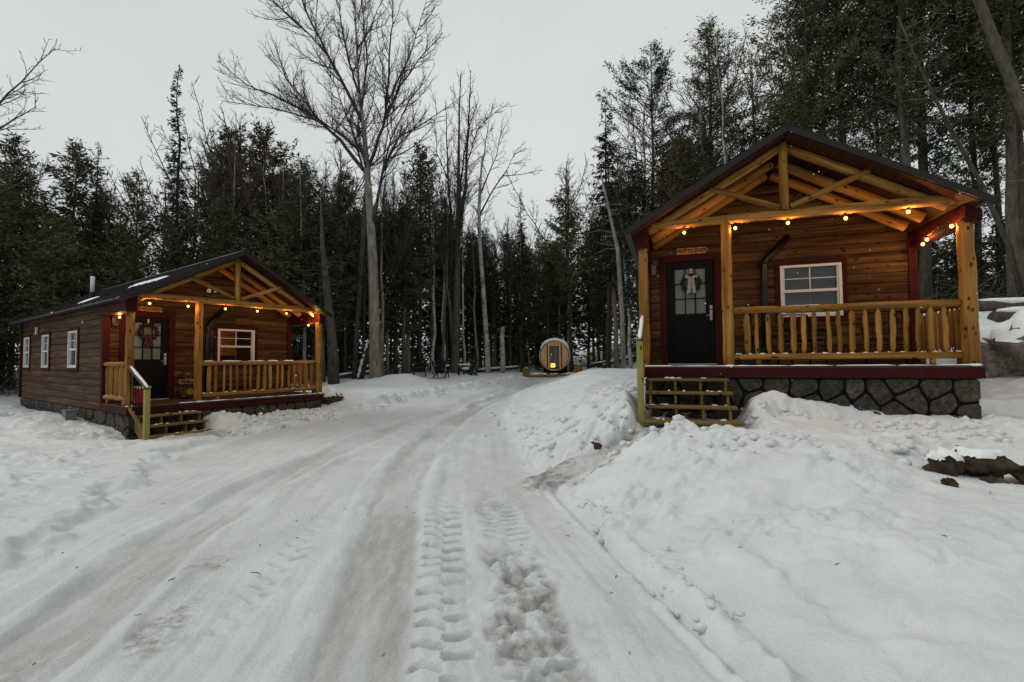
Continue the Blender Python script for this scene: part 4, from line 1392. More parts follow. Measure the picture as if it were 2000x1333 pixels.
# carved bear holding a board
t = in_cab(CAB_L, 'carved_bear', 'carved wooden bear holding a Welcome board against the left porch wall', 'carving', 1.60, D - 0.20, 0.0)
b = MB(7)
b.lathe([(0.10, 0.0), (0.15, 0.03), (0.17, 0.14), (0.165, 0.26), (0.13, 0.40), (0.09, 0.48), (0.095, 0.52), (0.115, 0.585), (0.10, 0.65), (0.05, 0.695), (0.01, 0.70)], sides=14)
b.ball((0, -0.11, 0.575), (0.045, 0.05, 0.04), 2)
for s in (-1, 1):
    b.ball((s * 0.085, 0.0, 0.685), (0.032, 0.02, 0.034), 1)
    b.tube([(s * 0.13, -0.01, 0.42), (s * 0.20, -0.09, 0.38), (s * 0.19, -0.16, 0.43)], [0.05, 0.045, 0.035], 8)
    b.ball((s * 0.10, -0.11, 0.05), (0.06, 0.10, 0.05), 1)
b.build('body', 'carved_wood', t, True)
MB(8).lathe([(0.08, -0.182), (0.075, -0.168), (0.02, -0.165)], (0, 0, 0.18), 12, 'y').build('belly', 'sign_wood', t, True)
MB(9).ball((0, -0.085, 0.60), (0.06, 0.04, 0.045), 1).build('muzzle', 'sign_wood', t, True)
MB(10).box((-0.25, -0.205, 0.365), (0.25, -0.185, 0.50), None, 0.006).build('welcome_board', 'sign_wood', t)
o = obj('lettering', text_mesh('Welcome', 0.115, 'black_ink', 0.003), t, (0, -0.207, 0.432)); o.rotation_euler = (PI / 2, 0, 0)

# snow shovel on the right porch
t = in_cab(CAB_R, 'snow_shovel', 'black snow shovel leaning on the right cabin wall beside the flue', 'shovel', 1.83, D - 0.14, 0.0)
MB(1).tube([(0.02, -0.10, 0.30), (0.02, 0.05, 0.98)], 0.016, 8).build('shaft', 'black_plastic', t, True)
MB(2).tube([(0.02, 0.05, 0.97), (-0.05, 0.065, 1.05), (-0.05, 0.075, 1.10), (0.09, 0.075, 1.10), (0.09, 0.065, 1.05), (0.02, 0.05, 0.97)], 0.014, 7).build('grip', 'black_plastic', t, True)
m = MB(3)
vs = [(-0.20 + 0.40 * i / 6 + 0.02, -0.16 + 0.02 * j - 0.05 * math.cos((i - 3) / 3 * 1.2), 0.0 + 0.11 * j) for j in range(4) for i in range(7)]
m.add(vs + [(p[0], p[1] + 0.008, p[2]) for p in vs], [(j * 7 + i, j * 7 + i + 1, j * 7 + i + 8, j * 7 + i + 7) for j in range(3) for i in range(6)] + [(28 + j * 7 + i, 28 + j * 7 + i + 7, 28 + j * 7 + i + 8, 28 + j * 7 + i + 1) for j in range(3) for i in range(6)])
m.build('blade', 'black_plastic', t)

# metal porch chairs behind the right railing
def porch_chair(label, x, y, rz):
    t = in_cab(CAB_R, 'porch_chair', label, 'chair', x, y, 0.0, rz, 'metal chairs on the right porch')
    for s in (-1, 1):
        MB(1).tube([(s * 0.26, -0.27, 0.0), (s * 0.26, -0.25, 0.42), (s * 0.26, 0.18, 0.40), (s * 0.24, 0.34, 0.88)], 0.013, 6).build('side_frame', 'black_paint', t, True)
        MB(2).tube([(s * 0.26, 0.22, 0.40), (s * 0.26, 0.34, 0.0)], 0.013, 6).build('leg', 'black_paint', t, True)
        MB(3).box((s * 0.28 - 0.03, -0.28, 0.58), (s * 0.28 + 0.03, 0.25, 0.60)).build('armrest', 'black_paint', t)
        MB(4).tube([(s * 0.28, -0.25, 0.42), (s * 0.28, -0.25, 0.58)], 0.011, 6).build('arm_post', 'black_paint', t)
    m = MB(5)
    for k in range(9):
        m.tube([(-0.24 + 0.06 * k, -0.25, 0.425), (-0.24 + 0.06 * k, 0.19, 0.405)], 0.006, 4)
    m.box((-0.25, -0.26, 0.418), (0.25, -0.235, 0.432)).box((-0.25, 0.175, 0.398), (0.25, 0.20, 0.412))
    m.build('seat', 'black_paint', t)
    m = MB(6)
    for k in range(9):
        m.tube([(-0.22 + 0.055 * k, 0.195, 0.44), (-0.22 + 0.055 * k, 0.335, 0.87)], 0.006, 4)
    m.tube([(-0.24, 0.34, 0.88), (0, 0.35, 0.90), (0.24, 0.34, 0.88)], 0.012, 6)
    m.build('backrest', 'black_paint', t)
porch_chair('black metal porch chair under the right cabin window', 2.55, 0.95, 0.15)
porch_chair('black metal porch chair in the far corner of the right porch', 3.75, 0.95, -0.35)

# inside the left cabin: a lit table lamp, a table and a chair back seen through the window
t = in_cab(CAB_L, 'table_lamp', 'lit lamp glowing inside the left cabin window', 'lamp', 2.55, D + 1.6, 0.75)
MB(1).lathe([(0.07, 0.0), (0.07, 0.02), (0.015, 0.04), (0.015, 0.25)], sides=10).build('lamp_base', 'copper_lamp', t)
MB(2).lathe([(0.14, 0.22), (0.09, 0.42)], sides=14).build('lamp_shade', 'lamp_glow', t, True)
t = in_cab(CAB_L, 'side_table', 'pine table carrying the lamp inside the left cabin', 'table', 2.55, D + 1.6, -0.018)
MB(1).box((-0.35, -0.28, 0.72), (0.35, 0.28, 0.765), None, 0.005).build('table_top', 'interior_pine', t)
for sx in (-1, 1):
    for sy in (-1, 1):
        MB(2).box((sx * 0.30 - 0.025, sy * 0.23 - 0.025, 0.0), (sx * 0.30 + 0.025, sy * 0.23 + 0.025, 0.72)).build('leg', 'interior_pine', t)
t = in_cab(CAB_L, 'armchair', 'dark armchair silhouetted inside the left cabin window', 'chair', 2.95, D + 0.75, -0.018, 0.2)
MB(1).box((-0.33, -0.05, 0.40), (0.33, 0.10, 1.12), None, 0.04).build('backrest', 'dark_interior', t)
MB(2).box((-0.33, 0.10, 0.12), (0.33, 0.70, 0.46), None, 0.04).build('seat', 'dark_interior', t)
for s in (-1, 1):
    MB(3).box((s * 0.37 - 0.05, 0.0, 0.12), (s * 0.37 + 0.05, 0.68, 0.64), None, 0.03).build('armrest', 'dark_interior', t)
    for yy in (0.05, 0.62):
        MB(4).box((s * 0.28 - 0.025, yy - 0.025, 0.0), (s * 0.28 + 0.025, yy + 0.025, 0.12)).build('leg', 'dark_interior', t)

# utility box by the left foundation
p = to_world(CAB_L, -0.28, 3.0)
t = thing('utility_box', 'grey utility box in the snow beside the left cabin foundation', 'utility box', (p.x, p.y, ground(p.x, p.y) - 0.05), CAB_L[3])
MB(1).box((-0.10, -0.17, 0.0), (0.10, 0.17, 0.24), None, 0.008).build('housing', 'grey_box', t)
MB(2).box((-0.115, -0.185, 0.241), (0.115, 0.185, 0.262), None, 0.005).build('lid', 'grey_box', t)

# ------------------------------------------------------------------ barrel sauna
SX, SY, SZ, SYAW = 2.72, 30.6, 1.84, -0.16
gz = ground(SX, SY)
t = thing('barrel_sauna', 'round cedar barrel sauna with snow on top and fire glowing behind its glass door', 'sauna', (SX, SY, SZ), SYAW)
R0, LEN = 0.98, 2.1
NS = 40
for k in range(NS):      # staves
    a0 = 2 * PI * k / NS + 0.003; a1 = 2 * PI * (k + 1) / NS - 0.003
    m = MB(k)
    q = [(R0 - 0.045, a0), (R0 - 0.045, a1), (R0, a1), (R0, a0)]
    m.prism([(r * math.cos(a), r * math.sin(a)) for r, a in q], 'y', 0.0, LEN)
    m.build('stave', 'sauna_cedar', t)
rin = R0 - 0.048
dw0, dw1, dz0, dz1 = -0.31, 0.31, -0.86, 0.62
fr_ = MB(50); fr_w = 0.105
x = -0.98
k = 0
bw = 0.098
while x < 0.98:
    xa, xb = x + 0.002, x + bw - 0.002
    xm = max(abs(xa), abs(xb))
    if xm < rin:
        zt = math.sqrt(rin ** 2 - xm ** 2)
        for p, q in spans(-zt, zt, [(dz0 - fr_w * 0 - 0.0, dz1 + fr_w)] if (xb > dw0 - fr_w and xa < dw1 + fr_w) else []):
            MB(60 + k).box((xa, 0.05, p), (xb, 0.085, q)).build('end_board', 'sauna_cedar', t)
    x += bw; k += 1
dz_ = math.sqrt(rin ** 2 - (dw1 + fr_w) ** 2)
dfo = MB(51)
zb_ = -math.sqrt(rin ** 2 - dw1 ** 2) + 0.02
dfo.box((dw0 - fr_w, 0.035, -dz_), (dw0, 0.075, dz1 + fr_w)).box((dw1, 0.035, -dz_), (dw1 + fr_w, 0.075, dz1 + fr_w)).box((dw0, 0.036, dz1), (dw1, 0.074, dz1 + fr_w))
door = dfo.build('door_frame', 'sauna_cedar', t)
d2 = MB(52)
d2.box((dw0 + 0.002, 0.042, zb_ + 0.06), (dw0 + 0.035, 0.07, dz1 - 0.002)).box((dw1 - 0.035, 0.042, zb_ + 0.06), (dw1 - 0.002, 0.07, dz1 - 0.002)).box((dw0 + 0.035, 0.042, dz1 - 0.045), (dw1 - 0.035, 0.07, dz1 - 0.002)).box((dw0 + 0.035, 0.042, zb_ + 0.06), (dw1 - 0.035, 0.07, zb_ + 0.10))
d2.build('door_leaf', 'soffit_wood', door)
MB(53).box((dw0 + 0.035, 0.054, zb_ + 0.10), (dw1 - 0.035, 0.060, dz1 - 0.045)).build('pane', 'glass', door)
MB(54).tube([(dw0 + 0.06, 0.03, -0.35), (dw0 + 0.06, 0.0, -0.33), (dw0 + 0.06, 0.0, 0.0), (dw0 + 0.06, 0.03, 0.02)], 0.012, 6).build('door_handle', 'sauna_cedar', door)
m = MB(55)
rb = [(R0 - 0.05), (R0 + 0.002)]
for yy in (0.25, 1.8):      # hoops
    hp = MB(56)
    hp.tube([((R0 + 0.006) * math.cos(a * PI / 20), yy, (R0 + 0.006) * math.sin(a * PI / 20)) for a in range(41)], 0.010, 5, False)
    hp.build('hoop', 'steel', t, True)
MB(57).lathe([(rin, 0.0), (rin, 0.04)], (0, LEN - 0.05, 0), 40, 'y').build('back_end', 'sauna_cedar', t)
MB(58).box((-0.80, 0.5, -0.42), (-0.30, 2.0, -0.38)).box((0.36, 0.9, -0.42), (0.82, 2.0, -0.38)).build('bench', 'sauna_cedar', t)
sv = MB(59).box((-0.30, 0.35, -0.84), (0.06, 0.75, -0.42), None, 0.02).build('stove', 'black_paint', t)
MB(60).box((-0.27, 0.335, -0.80), (0.03, 0.348, -0.50)).build('fire', 'fire_glow', sv)
MB(61).tube([(-0.12, 0.55, -0.42), (-0.12, 0.55, 0.55)], 0.05, 10).build('stove_flue', 'black_paint', sv)
for yy in (0.35, 1.55):
    m = MB(62)
    arc = [(R0 * 1.012 * math.sin(a), -R0 * 1.012 * math.cos(a)) for a in np.linspace(-0.80, 0.80, 13)]
    m.prism([(-0.78, -1.18), (0.78, -1.18)] + [(p[0], p[1]) for p in reversed(arc)], 'y', yy, yy + 0.09)
    m.build('cradle', 'black_paint', t)
sm = MB(63)     # snow on the barrel
n, kk = 24, 8
vs = []
rr = random.Random(3)
for b in range(kk + 1):
    for a in range(n + 1):
        th = math.radians(25 + 130 * a / n)
        e = min(a / n, 1 - a / n)
        hh = 0.012 + (0.12 + 0.05 * (1 - a / n)) * min(1, e / 0.22) ** 0.7 * (1 + rr.uniform(-.1, .1))
        vs.append(((R0 + hh) * math.cos(th), -0.01 + (LEN + 0.0) * b / kk, (R0 + hh) * math.sin(th)))
fs = [(b * (n + 1) + a, b * (n + 1) + a + 1, (b + 1) * (n + 1) + a + 1, (b + 1) * (n + 1) + a) for b in range(kk) for a in range(n)]
o2 = len(vs)
for b in (0, kk):
    for a in range(n + 1):
        th = math.radians(25 + 130 * a / n)
        vs.append(((R0 + 0.004) * math.cos(th), -0.01 + LEN * b / kk, (R0 + 0.004) * math.sin(th)))
for a in range(n):
    fs.append((a, o2 + a, o2 + a + 1, a + 1))
    fs.append((kk * (n + 1) + a, kk * (n + 1) + a + 1, o2 + n + 1 + a + 1, o2 + n + 1 + a))
sm.add(vs, fs)
sm.build('snow', 'snow_cap', t, True)
# deck it stands on
t = thing('sauna_deck', 'low timber deck under the barrel sauna', 'deck', (SX - 0.15, SY - 1.15, gz), SYAW)
top = SZ - 1.18 - gz - 0.002
for k in range(26):
    MB(k).box((-1.45, 0.0 + k * 0.142, top - 0.03), (1.35, 0.0 + k * 0.142 + 0.137, top)).build('deck_board', 'treated_lumber', t)
MB(30).box((-1.46, -0.042, top - 0.26), (1.36, -0.002, top - 0.004)).build('rim_board', 'treated_lumber', t)
MB(30).box((-1.50, 0.0, top - 0.26), (-1.455, 3.6, top - 0.004)).build('rim_board', 'treated_lumber', t)
MB(30).box((1.355, 0.0, top - 0.26), (1.40, 3.6, top - 0.004)).build('rim_board', 'treated_lumber', t)
m = MB(31)
for sx in (-1.2, 1.1):
    for sy in (0.2, 3.2):
        m.box((sx - 0.05, sy - 0.05, -0.4), (sx + 0.05, sy + 0.05, top - 0.035))
m.build('deck_post', 'treated_lumber', t)
sn = MB(32)
rr = random.Random(9)
for k in range(60):
    x = rr.choice((rr.uniform(-1.4, -0.6), rr.uniform(0.75, 1.3), rr.uniform(-1.4, 1.3)))
    sn.ball((x, rr.uniform(0.25, 2.6), top), (rr.uniform(.12, .3), rr.uniform(.12, .3), rr.uniform(.03, .09)), 1, 0.12)
sn.build('snow', 'snow_cap', t, True)
for i, (px, lab) in enumerate(((-1.72, 'short squared timber post left of the sauna deck'), (1.55, 'short squared timber post right of the sauna deck'))):
    c, s = math.cos(SYAW), math.sin(SYAW)
    wx, wy = SX + px * c + 0.9 * s, SY + px * s - 0.9 * c
    t = thing('timber_post', lab, 'post', (wx, wy, ground(wx, wy) - 0.1), SYAW, 'posts beside the sauna')
    for k in range(3):
        MB(70 + k + 5 * i).box((-0.22 + k * 0.145, -0.12, 0.0), (-0.22 + k * 0.145 + 0.14, 0.12, 0.62 + 0.03 * ((k + i) % 2)), None, 0.008).build('timber', 'treated_lumber', t)
    MB(71).ball((0, 0, 0.65), (0.18, 0.1, 0.035), 1, 0.1).build('snow', 'snow_cap', t, True)

# ------------------------------------------------------------------ slatted garden chairs by the trees
def garden_chair(label, x, y, rz):
    t = thing('garden_chair', label, 'chair', (x, y, ground(x, y) + 0.03), rz, 'slatted garden chairs by the trees')
    t.scale = (1.1, 1.1, 1.1)
    for k in range(6):           # back slats fan out, curved top
        u = (k - 2.5) / 2.5
        h = 1.02 - 0.16 * u * u
        a = (u * 0.20, 0.24, 0.24); b = (u * 0.33, 0.52, h)
        MB(k).beam(a, b, 0.085, 0.02, (0, 1, -0.3)).build('back_slat', 'black_plastic', t)
    for z, w, y_ in ((0.40, 0.52, 0.335), (0.68, 0.64, 0.44)):
        MB(8).box((-w / 2, y_, z - 0.03), (w / 2, y_ + 0.025, z + 0.03)).build('back_rail', 'black_plastic', t)
    for k in range(6):
        yy = -0.34 + k * 0.105
        zz = 0.37 - (yy + 0.34) * 0.26
        MB(10 + k).box((-0.27, yy, zz - 0.01), (0.27, yy + 0.09, zz + 0.01)).build('seat_slat', 'black_plastic', t)
    for s in (-1, 1):
        MB(20).prism([(-0.36, 0.0), (-0.27, 0.0), (-0.27, 0.56), (-0.36, 0.56)], 'x', s * 0.30 - 0.018, s * 0.30 + 0.018).build('leg', 'black_plastic', t)
        MB(21).prism([(-0.36, 0.40), (-0.36, 0.31), (0.45, 0.0), (0.56, 0.0), (0.45, 0.10)], 'x', s * 0.285 - 0.015, s * 0.285 + 0.015).build('leg', 'black_plastic', t)
        MB(22).prism([(s * 0.25, -0.42), (s * 0.40, -0.42), (s * 0.40, 0.0), (s * 0.36, 0.42), (s * 0.29, 0.42)], 'z', 0.56, 0.585).build('armrest', 'black_plastic', t)
        m = MB(23)
        m.tube([(s * 0.325, -0.40, 0.59), (s * 0.325, -0.2, 0.595), (s * 0.325, 0.1, 0.595), (s * 0.325, 0.36, 0.59)], [0.03, 0.055, 0.05, 0.025], 7)
        m.build('snow', 'snow_cap', t, True)
    m = MB(24)
    m.ball((0, -0.05, 0.37), (0.25, 0.27, 0.10), 2, 0.05)
    m.build('snow', 'snow_cap', t, True)
garden_chair('black slatted garden chair turned away, leftmost by the trees', -5.30, 27.2, PI + 0.25)
garden_chair('black slatted garden chair turned away with snow on its arms, middle of three', -4.02, 26.9, PI - 0.12)
garden_chair('black slatted garden chair seen from the side beside a trunk', -2.72, 28.3, -PI / 2 - 0.35)

# ------------------------------------------------------------------ rocks and logs
def rock_mesh(seed, r, mat, sub=4, rough=0.55):
    rr = random.Random(seed)
    bm = bmesh.new()
    bmesh.ops.create_icosphere(bm, subdivisions=sub, radius=1.0)
    pl = [(Vector((rr.gauss(0, 1), rr.gauss(0, 1), rr.gauss(0, 1))).normalized(), rr.uniform(0.72, 0.95)) for _ in range(9)]
    ox = rr.uniform(0, 99)
    for v in bm.verts:
        for n, d in pl:
            k = v.co.dot(n)
            if k > d: v.co -= n * (k - d) * 0.7
    co = np.array([v.co[:] for v in bm.verts])
    qs = 1 + rough * fbm(co[:, 0] * 2 + ox + co[:, 2], co[:, 1] * 2 - co[:, 2] * 1.3 + ox, seed, 4)
    for v, q in zip(bm.verts, qs):
        v.co = Vector((v.co.x * r[0] * q, v.co.y * r[1] * q, v.co.z * r[2] * q))
    me = bpy.data.meshes.new('rock')
    bm.to_mesh(me); bm.free()
    me.materials.append(MATS[mat])
    me.polygons.foreach_set('use_smooth', [True] * len(me.polygons))
    return me
def snow_lid(me, parent, above, th, name='snow', seed=1):
    """snow lying on the upward faces of a mesh: its own thickened shell"""
    bm = bmesh.new(); bm.from_mesh(me)
    bm.normal_update()
    kill = [f for f in bm.faces if f.normal.z < 0.35 or f.calc_center_median().z < above]
    bmesh.ops.delete(bm, geom=kill, context='FACES')
    if not bm.faces: bm.free(); return
    for v in bm.verts:
        e = any(len(x.link_faces) < 2 for x in v.link_edges)
        v.co += Vector((0, 0, 0.012 if e else th)) + v.normal * (0.02 if not e else 0.008)
    m2 = bpy.data.meshes.new(name); bm.to_mesh(m2); bm.free()
    m2.materials.clear(); m2.materials.append(MATS['snow_cap'])
    m2.polygons.foreach_set('use_smooth', [True] * len(m2.polygons))
    return obj(name, m2, parent)
def rock(label, x, y, r, mat, seed, sink=0.3, rz=0.0, snow=None, z=None, tilt=(0, 0), cat='rock', name='rock'):
    me = rock_mesh(seed, r, mat)
    zz = (ground(x, y) if z is None else z) + r[2] * (1 - 2 * sink)
    t = thing(name, label, cat, (x, y, zz - r[2]), rz)
    o = obj('stone_body', me, t, (0, 0, r[2]))
    o.rotation_euler = (tilt[0], tilt[1], 0)
    if snow:
        s = snow_lid(me, t, r[2] * snow[0], snow[1])
        if s: s.location = (0, 0, r[2]); s.rotation_euler = o.rotation_euler
    return t
rock('big granite boulder capped with snow right of the right cabin', 9.95, 9.1, (1.15, 0.8, 0.70), 'granite', 6, 0.25, 0.2, (0.45, 0.09), z=1.16, cat='boulder', name='boulder')
rock('flat brown rock, left end of the rock ledge in the near snow bank', 4.15, 4.62, (0.17, 0.13, 0.13), 'brown_rock', 7, 0.60, 0.4, (0.55, 0.02), z=0.55)
rock('long grey mossy rock slab in the middle of the ledge', 4.50, 4.60, (0.25, 0.15, 0.13), 'brown_rock', 8, 0.60, -0.2, (0.62, 0.02), z=0.57)
rock('dark rock at the right end of the ledge', 4.90, 4.46, (0.20, 0.15, 0.11), 'brown_rock', 9, 0.60, -0.35, (0.6, 0.02), z=0.51)
rock('small rock below the ledge slab', 4.42, 4.42, (0.12, 0.10, 0.07), 'brown_rock', 10, 0.55, 0.3, None, z=0.42)
rock('small brown rock poking from the snow left of the ledge', 3.78, 4.15, (0.07, 0.06, 0.06), 'brown_rock', 12, 0.55, 0.3, None)
rock('brown rock at the corner of the trodden path', 1.22, 6.88, (0.11, 0.15, 0.13), 'brown_rock', 13, 0.60, 0.6, None, z=0.30)
rock('squarish brown rock under snow beside the left cabin corner', -5.62, 14.85, (0.40, 0.34, 0.36), 'brown_rock', 14, 0.42, 0.4, (0.45, 0.06), z=0.28)

def fallen_log(label, a, b, r, seed, mat='bark', snow=True):
    za = ground(a[0], a[1]) if len(a) < 3 else a[2]; zb = ground(b[0], b[1]) if len(b) < 3 else b[2]
    A_ = Vector((a[0], a[1], za)); B_ = Vector((b[0], b[1], zb))
    t = thing('fallen_log', label, 'log', tuple(A_), 0)
    d = B_ - A_
    MB(seed).log((0, 0, 0), tuple(d), r, r * 0.75, 9, 8, r * 0.3, 0.08).build('stem', mat, t, True)
    if snow:
        m = MB(seed + 1)
        n = 9
        m.tube([tuple(d * (0.03 + 0.94 * i / n) + Vector((0, 0, r * (0.95 - 0.2 * i / n)))) for i in range(n + 1)], [r * 0.2] + [r * m.r.uniform(0.5, 0.8) for _ in range(n - 1)] + [r * 0.2], 8)
        m.build('snow', 'snow_cap', t, True)
    m = MB(seed + 2)
    for k in range(3):
        q = m.r.uniform(0.2, 0.9)
        p = d * q
        m.tube([p, p + Vector((m.r.uniform(-.3, .3), m.r.uniform(-.3, .1), m.r.uniform(.15, .45)))], [r * 0.22, r * 0.08], 5)
    m.build('branch_stub', mat, t)
fallen_log('snow-covered cut log lying above the boulder, the lower one', (11.2, 11.0, ground(11.2, 11.0) + 0.10), (14.2, 10.7, ground(14.2, 10.7) + 0.12), 0.17, 200)
fallen_log('snow-covered cut log lying above the boulder, the upper one', (11.6, 11.9, ground(11.6, 11.9) + 0.10), (15.0, 11.4, ground(15.0, 11.4) + 0.12), 0.15, 205)
fallen_log('short dark log end beside the right cabin post', (10.5, 11.2, ground(10.5, 11.2) + 0.08), (11.3, 11.7, ground(11.3, 11.7) + 0.02), 0.14, 209)
# ------------------------------------------------------------------ trees
def cards_mesh(name, base, dirv, ln, wd, nrm, mat):
    """leaf sprays: one folded diamond each"""
    d = dirv / (np.linalg.norm(dirv, axis=1)[:, None] + 1e-9)
    side = np.cross(d, nrm)
    side /= np.linalg.norm(side, axis=1)[:, None] + 1e-9
    up = np.cross(side, d)
    n = len(base)
    mid = base + d * (ln * 0.45)[:, None]
    tip = base + d * ln[:, None] - up * (ln * 0.10)[:, None]
    a = mid + side * wd[:, None]; b = mid - side * wd[:, None]
    co = np.stack([base, a, tip, b], 1).reshape(-1, 3).astype(np.float32)
    me = bpy.data.meshes.new(name)
    me.vertices.add(4 * n); me.loops.add(4 * n); me.polygons.add(n)
    me.vertices.foreach_set('co', co.ravel())
    me.loops.foreach_set('vertex_index', np.arange(4 * n, dtype=np.int32))
    me.polygons.foreach_set('loop_start', np.arange(0, 4 * n, 4, dtype=np.int32))
    me.materials.append(MATS[mat])
    me.update(calc_edges=True)
    return me

def conifer(kind, seed, H, leaf, bark, dens=1.0, base_f=None, rmax=None, lean=0.0, fine=1.0):
    g = np.random.default_rng(seed)
    r = random.Random(seed)
    lx, ly = g.normal(0, 0.012) + lean, g.normal(0, 0.012)
    wob = [(g.normal(0, 0.05), g.normal(0, 0.05)) for _ in range(9)]
    def axis(t):
        k = t * 8; i = min(int(k), 7); f = k - i
        return np.array([lx * t * H + (wob[i][0] * (1 - f) + wob[i + 1][0] * f), ly * t * H + (wob[i][1] * (1 - f) + wob[i + 1][1] * f), t * H])
    tm = MB(seed)
    R = 0.035 + H * 0.0072
    pts = [axis(t) for t in np.linspace(0, 1, 13)]
    pts[0][2] = -0.5
    tm.tube([tuple(p) for p in pts], [R * 1.35, R] + [R * (1 - t) ** 0.85 + 0.008 for t in np.linspace(0.15, 1, 11)], 8, True, 0.05)
    bf = {'spruce': 0.16, 'cedar': 0.30, 'pine': 0.42}[kind] if base_f is None else base_f
    rm = {'spruce': 0.15, 'cedar': 0.145, 'pine': 0.20}[kind] * H if rmax is None else rmax
    nb = int(H * {'spruce': 16, 'cedar': 17, 'pine': 10}[kind] * (1 - bf) * 1.15)
    B = []; Dv = []; Ln = []; Wd = []; Nn = []
    lobes = [(g.uniform(0, 2 * PI), g.uniform(bf, 0.95), g.uniform(0.25, 0.6)) for _ in range(9)]
    for k in range(nb):
        q = (k + g.uniform(-0.4, 0.4)) / nb
        t = bf + (0.992 - bf) * np.clip(q, 0, 1) ** (0.92 if kind != 'pine' else 0.85)
        u = (t - bf) / (1 - bf)
        phi = g.uniform(0, 2 * PI)
        lob = 1.0
        for la, lt, lw in lobes:
            dd = math.cos(phi - la)
            if dd > 0.2 and abs(t - lt) < 0.10: lob += lw * dd
        if kind == 'spruce':
            prof = (1 - u) ** 0.85 * (0.35 + 0.65 * min(1, u / 0.10)) + 0.02
            L_ = rm * prof * g.uniform(0.6, 1.12) * (0.85 + 0.2 * (lob - 1))
            elev = math.radians(g.uniform(-24, -4) * (1 - u) + g.uniform(20, 45) * u ** 3); curve = 0.16
        elif kind == 'cedar':
            prof = min(1.0, (1 - u) * 1.9) ** 0.75 * (0.45 + 0.55 * min(1, u / 0.2))
            L_ = rm * prof * g.uniform(0.45, 1.0) * (0.72 + 0.55 * (lob - 1)) + 0.10
            elev = math.radians(g.uniform(-5, 30) + 30 * u); curve = g.uniform(-0.15, 0.25)
        else:
            prof = min(1.0, (1 - u) * 1.6) ** 0.8 * (0.5 + 0.5 * min(1, u / 0.25))
            L_ = rm * prof * g.uniform(0.55, 1.1) * (0.75 + 0.6 * (lob - 1)) + 0.15
            elev = math.radians(g.uniform(-2, 22) + 25 * u); curve = 0.12
        P = axis(t)
        out = np.array([math.cos(phi), math.sin(phi), 0.0])
        def bp(s): return P + out * (L_ * s) + np.array([0, 0, L_ * (math.tan(elev) * s + curve * s * s)])
        if L_ > 0.35 and (k % 2 == 0 or kind == 'pine'):
            tm.tube([tuple(bp(s)) for s in (0, 0.5, 0.95)], [0.008 + 0.010 * L_, 0.006 + 0.006 * L_, 0.004], 3, False)
        step = {'spruce': 0.085, 'cedar': 0.085, 'pine': 0.10}[kind] / dens
        n = max(3, int(L_ / step))
        s = g.uniform({'spruce': 0.08, 'cedar': 0.12, 'pine': 0.40}[kind], 1.0, n) if kind != 'pine' else 0.35 + 0.65 * g.uniform(0, 1, n) ** 0.6
        base = P[None, :] + out[None, :] * (L_ * s)[:, None]
        base[:, 2] += L_ * (math.tan(elev) * s + curve * s * s)
        m = {'spruce': 3, 'cedar': 4, 'pine': 4}[kind]
        base = np.repeat(base, m, 0); ss = np.repeat(s, m)
        N = len(base)
        if kind == 'spruce':
            da = g.choice([-1, 1], N) * g.uniform(0.25, 1.25, N); dz = g.normal(-0.16, 0.22, N) + elev * 0.5
            ln = (0.14 + 0.22 * (1 - ss)) * g.uniform(0.7, 1.25, N) * min(1.0, 0.5 + L_ * 0.5); wd = ln * 0.12 + 0.010
            jit = 0.03
        elif kind == 'cedar':
            da = g.normal(0, 0.85, N); dz = g.normal(0.05, 0.55, N)
            ln = g.uniform(0.12, 0.34, N) * fine; wd = ln * 0.11 + 0.009 * fine
            jit = 0.10
        else:
            da = g.normal(0, 1.0, N); dz = g.normal(0.40, 0.42, N)
            ln = g.uniform(0.12, 0.26, N); wd = ln * 0.11 + 0.007
            jit = 0.11
        base = base + g.normal(0, jit, (N, 3)) * np.array([1, 1, 0.8])
        ang = phi + da
        dv = np.stack([np.cos(ang) * np.cos(dz), np.sin(ang) * np.cos(dz), np.sin(dz)], 1)
        nn = np.stack([g.normal(0, 0.5, N), g.normal(0, 0.5, N), np.ones(N)], 1) if kind == 'spruce' else g.normal(0, 1, (N, 3))
        B.append(base); Dv.append(dv); Ln.append(ln); Wd.append(wd); Nn.append(nn)
    # dead twigs on the bare lower stem
    for k in range(int(H * bf * 5)):
        t = g.uniform(0.10, bf + 0.1)
        P = axis(t); phi = g.uniform(0, 2 * PI); L_ = g.uniform(0.3, 1.5) * min(1, H / 12)
        o = np.array([math.cos(phi), math.sin(phi), 0])
        q1 = P + o * L_ * 0.5 + np.array([0, 0, g.uniform(-0.02, 0.12) * L_]); q2 = P + o * L_ + np.array([g.normal(0, .08), g.normal(0, .08), g.uniform(-0.25, 0.2) * L_])
        tm.tube([tuple(P), tuple(q1), tuple(q2)], [0.014, 0.009, 0.004], 3, False)
    crown = cards_mesh('crown', np.concatenate(B), np.concatenate(Dv), np.concatenate(Ln), np.concatenate(Wd), np.concatenate(Nn), leaf)
    return tm.mesh('trunk', bark, True), crown

